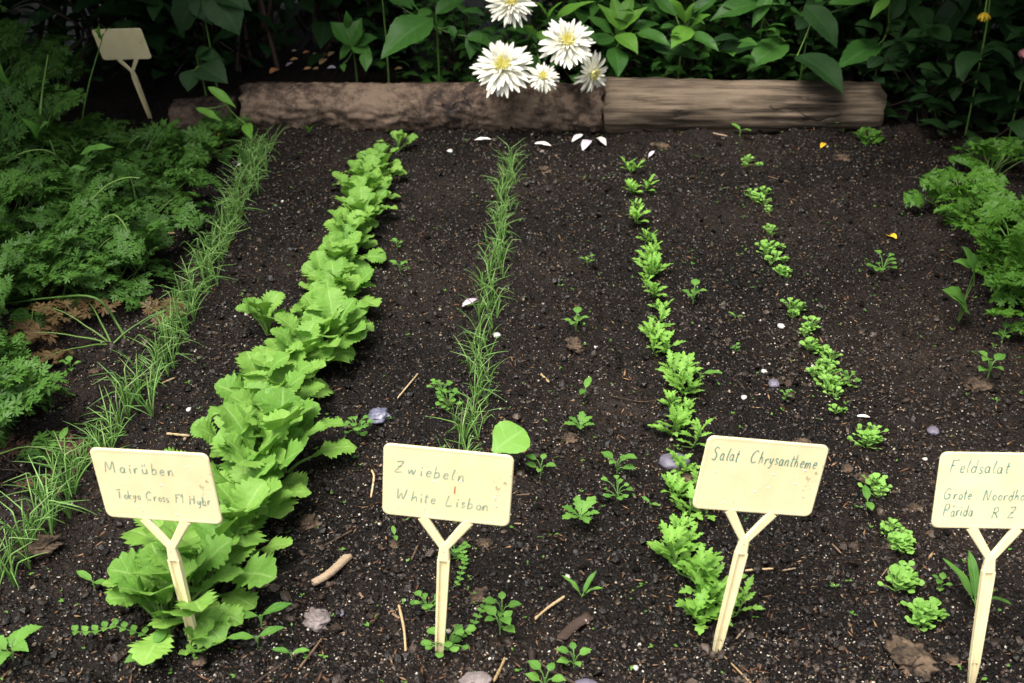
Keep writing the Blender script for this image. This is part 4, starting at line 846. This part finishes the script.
arch = Kit([v_bush(1.15, .66, 2800, .13, M_dark, .014, .50, .62), v_bush(1.25, .68, 2800, .13, M_dark, .014, .52, .62)])  # added canopies, leafy only above the view, to shade corners and sides
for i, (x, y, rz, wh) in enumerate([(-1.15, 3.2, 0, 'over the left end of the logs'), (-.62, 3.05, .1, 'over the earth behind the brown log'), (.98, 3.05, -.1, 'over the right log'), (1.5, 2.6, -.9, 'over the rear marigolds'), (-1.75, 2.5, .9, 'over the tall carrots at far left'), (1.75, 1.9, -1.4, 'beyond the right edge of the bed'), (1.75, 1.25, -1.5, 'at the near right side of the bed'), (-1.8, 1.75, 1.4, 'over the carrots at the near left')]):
    arch.put(i, (x, y, sh(x, y)), rz, 1.0, f'tall dark shrub added for shade, arching {wh}', 'shrub', 'arching shrubs added to shade the bed')
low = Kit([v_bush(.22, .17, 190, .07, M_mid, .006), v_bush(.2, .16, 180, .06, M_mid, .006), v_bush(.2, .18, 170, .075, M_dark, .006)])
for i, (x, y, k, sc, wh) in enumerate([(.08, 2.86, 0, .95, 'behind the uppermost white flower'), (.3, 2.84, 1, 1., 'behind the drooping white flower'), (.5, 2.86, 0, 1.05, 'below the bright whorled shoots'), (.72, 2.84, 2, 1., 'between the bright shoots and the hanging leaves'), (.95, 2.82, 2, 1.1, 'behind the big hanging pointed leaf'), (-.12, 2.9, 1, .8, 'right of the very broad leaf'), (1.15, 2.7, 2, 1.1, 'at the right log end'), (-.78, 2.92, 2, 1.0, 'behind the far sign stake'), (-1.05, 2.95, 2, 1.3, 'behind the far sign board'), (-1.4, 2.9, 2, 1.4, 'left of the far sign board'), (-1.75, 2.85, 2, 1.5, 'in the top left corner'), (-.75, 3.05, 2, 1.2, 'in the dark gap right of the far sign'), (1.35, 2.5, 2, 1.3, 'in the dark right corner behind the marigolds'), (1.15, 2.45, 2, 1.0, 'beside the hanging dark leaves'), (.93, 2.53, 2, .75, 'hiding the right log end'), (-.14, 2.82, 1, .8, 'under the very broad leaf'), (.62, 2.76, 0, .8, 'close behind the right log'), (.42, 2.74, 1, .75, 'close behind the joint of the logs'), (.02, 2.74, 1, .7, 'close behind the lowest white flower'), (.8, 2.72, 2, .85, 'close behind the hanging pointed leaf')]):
    low.put(k, (x, y, sh(x, y)), i*1.3, sc, f'low leafy plant {wh}', 'shrub')

# ------------------------------------------------------------------ plant signs
def sign_plastic():
    m, n, o = newmat('cream plastic'); L = n.links.new
    tc = N(n, 'ShaderNodeTexCoord'); a = N(n, 'ShaderNodeTexNoise'); a.inputs['Scale'].default_value = 35; a.inputs['Detail'].default_value = 6; L(tc.outputs['Object'], a.inputs[0])
    rp = ramp(n, [(.35, (.85, .72, .41)), (.65, (.90, .79, .48))]); L(a.outputs[0], rp.inputs[0])
    d = N(n, 'ShaderNodeTexNoise'); d.inputs['Scale'].default_value = 230; d.inputs['Detail'].default_value = 3; L(tc.outputs['Object'], d.inputs[0])
    d2 = N(n, 'ShaderNodeTexNoise'); d2.inputs['Scale'].default_value = 28; d2.inputs['Detail'].default_value = 2; L(tc.outputs['Object'], d2.inputs[0])
    mr = N(n, 'ShaderNodeMapRange'); mr.inputs['From Min'].default_value = 1.23; mr.inputs['From Max'].default_value = 1.36; L(math_(n, 'ADD', d.outputs[0], d2.outputs[0]), mr.inputs[0])
    sz = N(n, 'ShaderNodeSeparateXYZ'); L(tc.outputs['Object'], sz.inputs[0]); lo = N(n, 'ShaderNodeMapRange'); lo.inputs['From Min'].default_value = .055; lo.inputs['From Max'].default_value = .0; L(math_(n, 'ADD', sz.outputs[2], math_(n, 'MULTIPLY', d.outputs[0], None, vb=.03)), lo.inputs[0])
    mx = N(n, 'ShaderNodeMix', data_type='RGBA'); L(math_(n, 'MULTIPLY', math_(n, 'MAXIMUM', mr.outputs[0], lo.outputs[0]), None, vb=.65), mx.inputs[0]); L(rp.outputs[0], mx.inputs[6]); mx.inputs[7].default_value = (.10, .065, .04, 1)
    bs = N(n, 'ShaderNodeBsdfPrincipled'); L(mx.outputs[2], bs.inputs['Base Color']); bs.inputs['Roughness'].default_value = .38; bs.inputs['Subsurface Weight'].default_value = .0
    bp = N(n, 'ShaderNodeBump'); bp.inputs['Strength'].default_value = .15; bp.inputs['Distance'].default_value = .001; L(a.outputs[0], bp.inputs['Height']); L(bp.outputs[0], bs.inputs['Normal'])
    L(bs.outputs[0], o.inputs[0]); return m
M_sign = sign_plastic()
def ink(name, c): return plain_mat(name, [(.2, tuple(v*.8 for v in c)), (.8, c)], .6, 200, .05, use_tone=False)
M_inkpale = ink('faded green ink', (.30, .42, .30)); M_inkgreen = ink('green ink', (.13, .31, .24)); M_inkteal = ink('teal ink', (.17, .34, .29)); M_inkred = ink('red ink', (.62, .20, .10))
M_drop = plain_mat('water drop', [(.3, (.86, .80, .60)), (.7, (.92, .88, .72))], .08, 20, 0., .8, use_tone=False)  # pale base colour paints in the highlight of the clear drops
PW, PH, PL, TH = .118, .0746, .161, .0024
def rr_outline(w, h, r, n=6):
    pts = []
    for cx, cy, a0 in ((w/2-r, h/2-r, 0), (-w/2+r, h/2-r, 90), (-w/2+r, -h/2+r, 180), (w/2-r, -h/2+r, 270)):
        for k in range(n+1): a = math.radians(a0+90*k/n); pts.append((cx+r*math.cos(a), cy+r*math.sin(a)))
    return np.array(pts)
def plate_mesh():
    m = MB(); o = rr_outline(PW, PH, .0065); n = len(o); rings = []
    for ins, yy in ((.0009, TH/2-.0), (0, TH/2-.0007), (0, -TH/2+.0007), (.0009, -TH/2)):
        sc = np.array([(PW/2-ins)/(PW/2), (PH/2-ins)/(PH/2)]); q = o*sc; rings.append(np.column_stack([q[:, 0], np.full(n, yy), q[:, 1]+PL+PH/2]))
    # a shallow raised rim on the front
    ins = .0026; q = o*np.array([(PW/2-ins)/(PW/2), (PH/2-ins)/(PH/2)]); rings.append(np.column_stack([q[:, 0], np.full(n, -TH/2+.0), q[:, 1]+PL+PH/2]))
    ins = .0034; q = o*np.array([(PW/2-ins)/(PW/2), (PH/2-ins)/(PH/2)]); rings.append(np.column_stack([q[:, 0], np.full(n, -TH/2+.00012), q[:, 1]+PL+PH/2]))
    V = np.concatenate(rings); k = np.arange(n); k2 = (k+1) % n
    F = np.concatenate([np.stack([r*n+k, r*n+k2, (r+1)*n+k2, (r+1)*n+k], -1) for r in range(len(rings)-1)]); m.add(V, F)
    for r, yy in ((0, TH/2), (len(rings)-1, -TH/2+.00012)):
        c = np.array([[0, yy, PL+PH/2]]); VV = np.vstack([rings[r], c]); m.add(VV, np.array([[a, b, n] if r else [b, a, n] for a, b in zip(k, k2)]))
    return m
def bar(m, a, b, w0, w1, d0, d1, ridge=False):
    """flat bar from a to b in the sign's XZ plane, width w, depth d; with ridge: raised edges leave a groove down the middle"""
    a, b = np.array(a, float), np.array(b, float); t = (b-a)/np.linalg.norm(b-a); s = np.array([t[2], 0, -t[0]])
    if ridge: sec = [(-1, .5), (-1, -.5), (-.62, -.5), (-.5, -.05), (.5, -.05), (.62, -.5), (1, -.5), (1, .5)]
    else: sec = [(-1, .5), (-1, -.3), (-.75, -.5), (.75, -.5), (1, -.3), (1, .5)]
    n = len(sec); V = []
    for p, w, d in ((a, w0, d0), (b, w1, d1)):
        for u, v in sec: V.append(p+s*u*w/2+np.array([0, v*d, 0]))
    k = np.arange(n); k2 = (k+1) % n; m.add(V, np.stack([k, k2, n+k2, n+k], -1))
    for e, c in ((0, a), (n, b)):
        VV = V[e:e+n]+[c]; m.add(VV, [[q, (q+1) % n, n] for q in range(n)])
def stake_mesh():
    m = MB(); J = PL-.030
    bar(m, (-.0215, 0, PL+.0005), (-.001, .0002, J), .0095, .0070, .0030, .0034); bar(m, (.0215, 0, PL+.0005), (.001, -.0002, J), .0095, .0070, .0031, .0035)
    bar(m, (0, 0, J+.004), (0, 0, J-.014), .0085, .0115, .0040, .0052); bar(m, (0, 0, J-.0135), (0, 0, .02), .0118, .0092, .0056, .0050, True); bar(m, (0, 0, .0202), (0, 0, -.03), .0092, .002, .0048, .002, True)
    return m
# handwriting: strokes in a box, x-height .5, capitals 1
GL = {
 'M': (1.0, [[(0, 0), (.12, .95), (.42, .25), (.75, 1), (.85, 0)]]), 'a': (.62, [[(.42, .42), (.2, .5), (.03, .25), (.15, .02), (.36, .1), (.42, .45), (.43, .08), (.55, .02)]]),
 'i': (.35, [[(.08, .45), (.1, .05), (.22, .02)], [(.1, .66), (.13, .80)]]), 'r': (.5, [[(.05, .45), (.08, 0), (.12, .32), (.28, .48), (.4, .42)]]),
 'ü': (.65, [[(.05, .45), (.08, .08), (.25, .02), (.42, .12), (.44, .46), (.46, .05), (.55, .02)], [(.11, .66), (.13, .86)], [(.36, .66), (.38, .86)]]),
 'b': (.6, [[(.1, 1), (.06, .05), (.2, .0), (.42, .12), (.4, .42), (.22, .48), (.08, .3)]]), 'e': (.52, [[(.06, .25), (.38, .3), (.32, .48), (.12, .44), (.05, .15), (.2, .0), (.42, .08)]]),
 'n': (.6, [[(.05, .46), (.07, 0), (.12, .32), (.3, .49), (.4, .35), (.42, .04), (.52, .02)]]), 'T': (.85, [[(0, .92), (.7, 1.0)], [(.36, .95), (.28, .0)]]),
 'o': (.55, [[(.25, .48), (.05, .3), (.12, .03), (.35, .05), (.42, .3), (.25, .48)]]), 'k': (.58, [[(.1, 1), (.05, 0)], [(.42, .5), (.1, .24), (.45, 0)]]),
 'y': (.58, [[(.05, .48), (.12, .12), (.32, .12), (.42, .48)], [(.42, .48), (.3, -.2), (.08, -.35)]]), 'C': (.9, [[(.75, .85), (.5, 1), (.12, .7), (.05, .25), (.3, 0), (.7, .1)]]),
 's': (.48, [[(.36, .44), (.15, .48), (.1, .32), (.32, .18), (.26, .02), (.04, .04)]]), 'F': (.8, [[(.2, 1), (.1, 0)], [(.1, .95), (.7, 1)], [(.14, .55), (.5, .58)]]),
 '1': (.45, [[(.05, .7), (.25, 1), (.2, 0)]]), 'H': (.9, [[(.12, 1), (.05, 0)], [(.68, 1), (.6, 0)], [(.1, .5), (.64, .52)]]),
 'Z': (.8, [[(.08, .95), (.6, 1), (.35, .5), (.02, .02), (.6, .04)], [(.15, .52), (.5, .52)]]), 'w': (.78, [[(.03, .46), (.12, .03), (.3, .4), (.45, .02), (.62, .48)]]),
 'l': (.36, [[(.2, .95), (.1, .5), (.08, .08), (.25, .02)]]), 'W': (1.1, [[(.03, 1), (.15, .03), (.4, .6), (.6, .02), (.85, 1)]]), 'h': (.6, [[(.12, 1), (.06, 0)], [(.08, .28), (.28, .48), (.4, .32), (.42, .02)]]),
 't': (.45, [[(.2, .85), (.14, .08), (.32, .04)], [(.02, .55), (.36, .56)]]), 'L': (.8, [[(.2, 1), (.08, .04), (.6, .06)]]), 'S': (.8, [[(.62, .88), (.35, 1), (.12, .75), (.5, .42), (.42, .05), (.04, .08)]]),
 'c': (.5, [[(.4, .42), (.18, .48), (.04, .22), (.18, .0), (.4, .08)]]), 'm': (.85, [[(.04, .46), (.06, 0), (.1, .34), (.24, .48), (.33, .3), (.34, .02), (.38, .34), (.54, .48), (.62, .3), (.64, .02)]]),
 'd': (.6, [[(.4, .4), (.18, .48), (.04, .22), (.2, 0), (.4, .15), (.48, 1)], [(.44, .5), (.42, .02)]]), 'G': (.95, [[(.72, .85), (.45, 1), (.1, .65), (.08, .2), (.35, 0), (.7, .15), (.7, .45), (.42, .45)]]),
 'N': (.95, [[(.02, 0), (.15, 1), (.55, .03), (.72, 1)]]), 'P': (.8, [[(.15, 1), (.06, 0)], [(.1, .95), (.5, 1), (.6, .7), (.35, .48), (.12, .5)]]), 'R': (.85, [[(.15, 1), (.06, 0)], [(.1, .95), (.5, 1), (.58, .72), (.35, .5), (.12, .5), (.35, .45), (.65, 0)]]),
 'ā': (.62, [[(.42, .42), (.2, .5), (.03, .25), (.15, .02), (.36, .1), (.42, .45), (.43, .08), (.55, .02)], [(.1, .8), (.5, .84)]]), ' ': (.6, [])}
def write(m, text, x, z, width, cap, dz=0., pen=.0011, slant=.12):
    """text written on the plate face; x, z fractions of the plate from its top left; cap = capital height in metres"""
    tot = sum(GL[c][0] for c in text); k = width*PW/tot; X0 = -PW/2+x*PW; Z0 = PL+PH-z*PH; cur = 0.
    for c in text:
        adv, strokes = GL[c]; gw = min(k*.85, cap*.95)
        for s in strokes:
            p = smooth_path(np.array([(a, b) for a, b in s], float), 6); jx, jz = rng.normal(0, .0003, 2)
            xx = X0+cur*k+(p[:, 0]+slant*p[:, 1])*gw+jx; zz = Z0+p[:, 1]*cap+dz*(cur/tot)+jz; q = np.column_stack([xx, zz])
            d = np.gradient(q, axis=0); d /= np.linalg.norm(d, axis=1)[:, None]+1e-9; nn = np.column_stack([-d[:, 1], d[:, 0]]); w = pen/2*(1+.25*np.sin(np.linspace(0, 5, len(q))+rng.random()*6))
            A_, B_ = q+nn*w[:, None], q-nn*w[:, None]; yy = -TH/2-.0001
            V = np.concatenate([np.column_stack([A_[:, 0], np.full(len(q), yy), A_[:, 1]]), np.column_stack([B_[:, 0], np.full(len(q), yy), B_[:, 1]])]); L_ = len(q); i = np.arange(L_-1)
            m.add(V, np.stack([i, L_+i, L_+i+1, i+1], -1))
        cur += adv
PLATE = plate_mesh().mesh('plate', M_sign, False); STAKE = stake_mesh().mesh('stake', M_sign, False)
PLATE.polygons.foreach_set('use_smooth', np.zeros(len(PLATE.polygons), bool))
def rodrigues(v): v = Vector(v); return Matrix.Rotation(v.length, 4, v.normalized())
V_, F_ = icosub(1); md = MB(); md.add(V_*np.array([.0016, .0006, .0014]), F_); DROP = md.mesh('water_drop', M_drop)
signs = [
 ((-.0443, -.0814, -.2177), (-.3076, .8362, -.002), 'cream plastic plant sign reading Mairüben, planted in front of the turnip row', [('Mairüben', .10, .33, .60, .0115, 0), ('Tokyo Cross F1 Hybr', .14, .70, .80, .0092, -.002)], M_inkpale, .00100, [(.30, .82), (.55, .48), (.62, .90), (.8, .2)]),
 ((-.0815, .0591, -.0938), (-.0713, .8325, -.002), 'cream plastic plant sign reading Zwiebeln, in front of the middle onion row', [('Zwiebeln', .09, .38, .56, .0115, -.003), ('White Lisbon', .11, .76, .74, .0108, -.003)], M_inkpale, .00095, [(.40, .46), (.88, .6), (.6, .42)]),
 ((-.1358, .1617, .1235), (.1993, .8373, -.002), 'cream plastic plant sign reading Salat Chrysantheme, leaning right in front of the chrysanthemum greens', [('Salat', .07, .31, .22, .0135, 0), ('Chrysantheme', .38, .31, .56, .0125, -.001)], M_inkgreen, .00095, [(.12, .48), (.60, .45), (.58, .64), (.48, .70), (.80, .55), (.85, .36), (.25, .88)]),
 ((-.2011, .0168, -.0003), (.4392, .8036, -.002), 'cream plastic plant sign reading Feldsalat, cut by the right edge of the view', [('Feldsalat', .08, .26, .47, .0125, 0), ('Grote', .07, .61, .22, .0105, 0), ('Noordhollandse', .37, .62, .60, .0105, .001), ('Pārida', .08, .83, .24, .0115, 0), ('R Z', .45, .85, .20, .0105, 0)], M_inkteal, .00098, [(.5, .92), (.7, .4)]),
 ((.265, -.0944, -.167), (-.8366, 2.5666, -.002), 'blank cream plastic sign leaning back among the carrots at the far left', [], M_inkpale, .001, [])]
for rv, T, lab, lines, inkm, pen, drops in signs:
    r = thing('plant_sign', T, 0, lab, 'plant sign', 'plant signs of the bed'); r.rotation_euler = rodrigues(rv).to_euler()
    pl = bpy.data.objects.new('plate', PLATE); COL.objects.link(pl); pl.parent = r; sk = bpy.data.objects.new('stake', STAKE); COL.objects.link(sk); sk.parent = r
    if lines:
        m = MB()
        for t in lines: write(m, t[0], t[1], t[2], t[3], t[4], t[5], pen)
        m.obj('writing', inkm, pl, False)
    if 'Zwiebeln' in lab:
        m = MB(); x0, z0 = -PW/2+.555*PW, PL+PH-.60*PH; m.add([(x0, -TH/2-.0001, z0), (x0+.0013, -TH/2-.0001, z0), (x0+.0016, -TH/2-.0001, z0+.0075), (x0+.0004, -TH/2-.0001, z0+.0075)], [[0, 1, 2, 3]]); m.obj('red_mark', M_inkred, pl, False)
    for fx, fz in drops:
        d = bpy.data.objects.new('water_drop', DROP); COL.objects.link(d); d.parent = pl; d.location = (-PW/2+fx*PW, -TH/2+.0004, PL+PH-fz*PH)
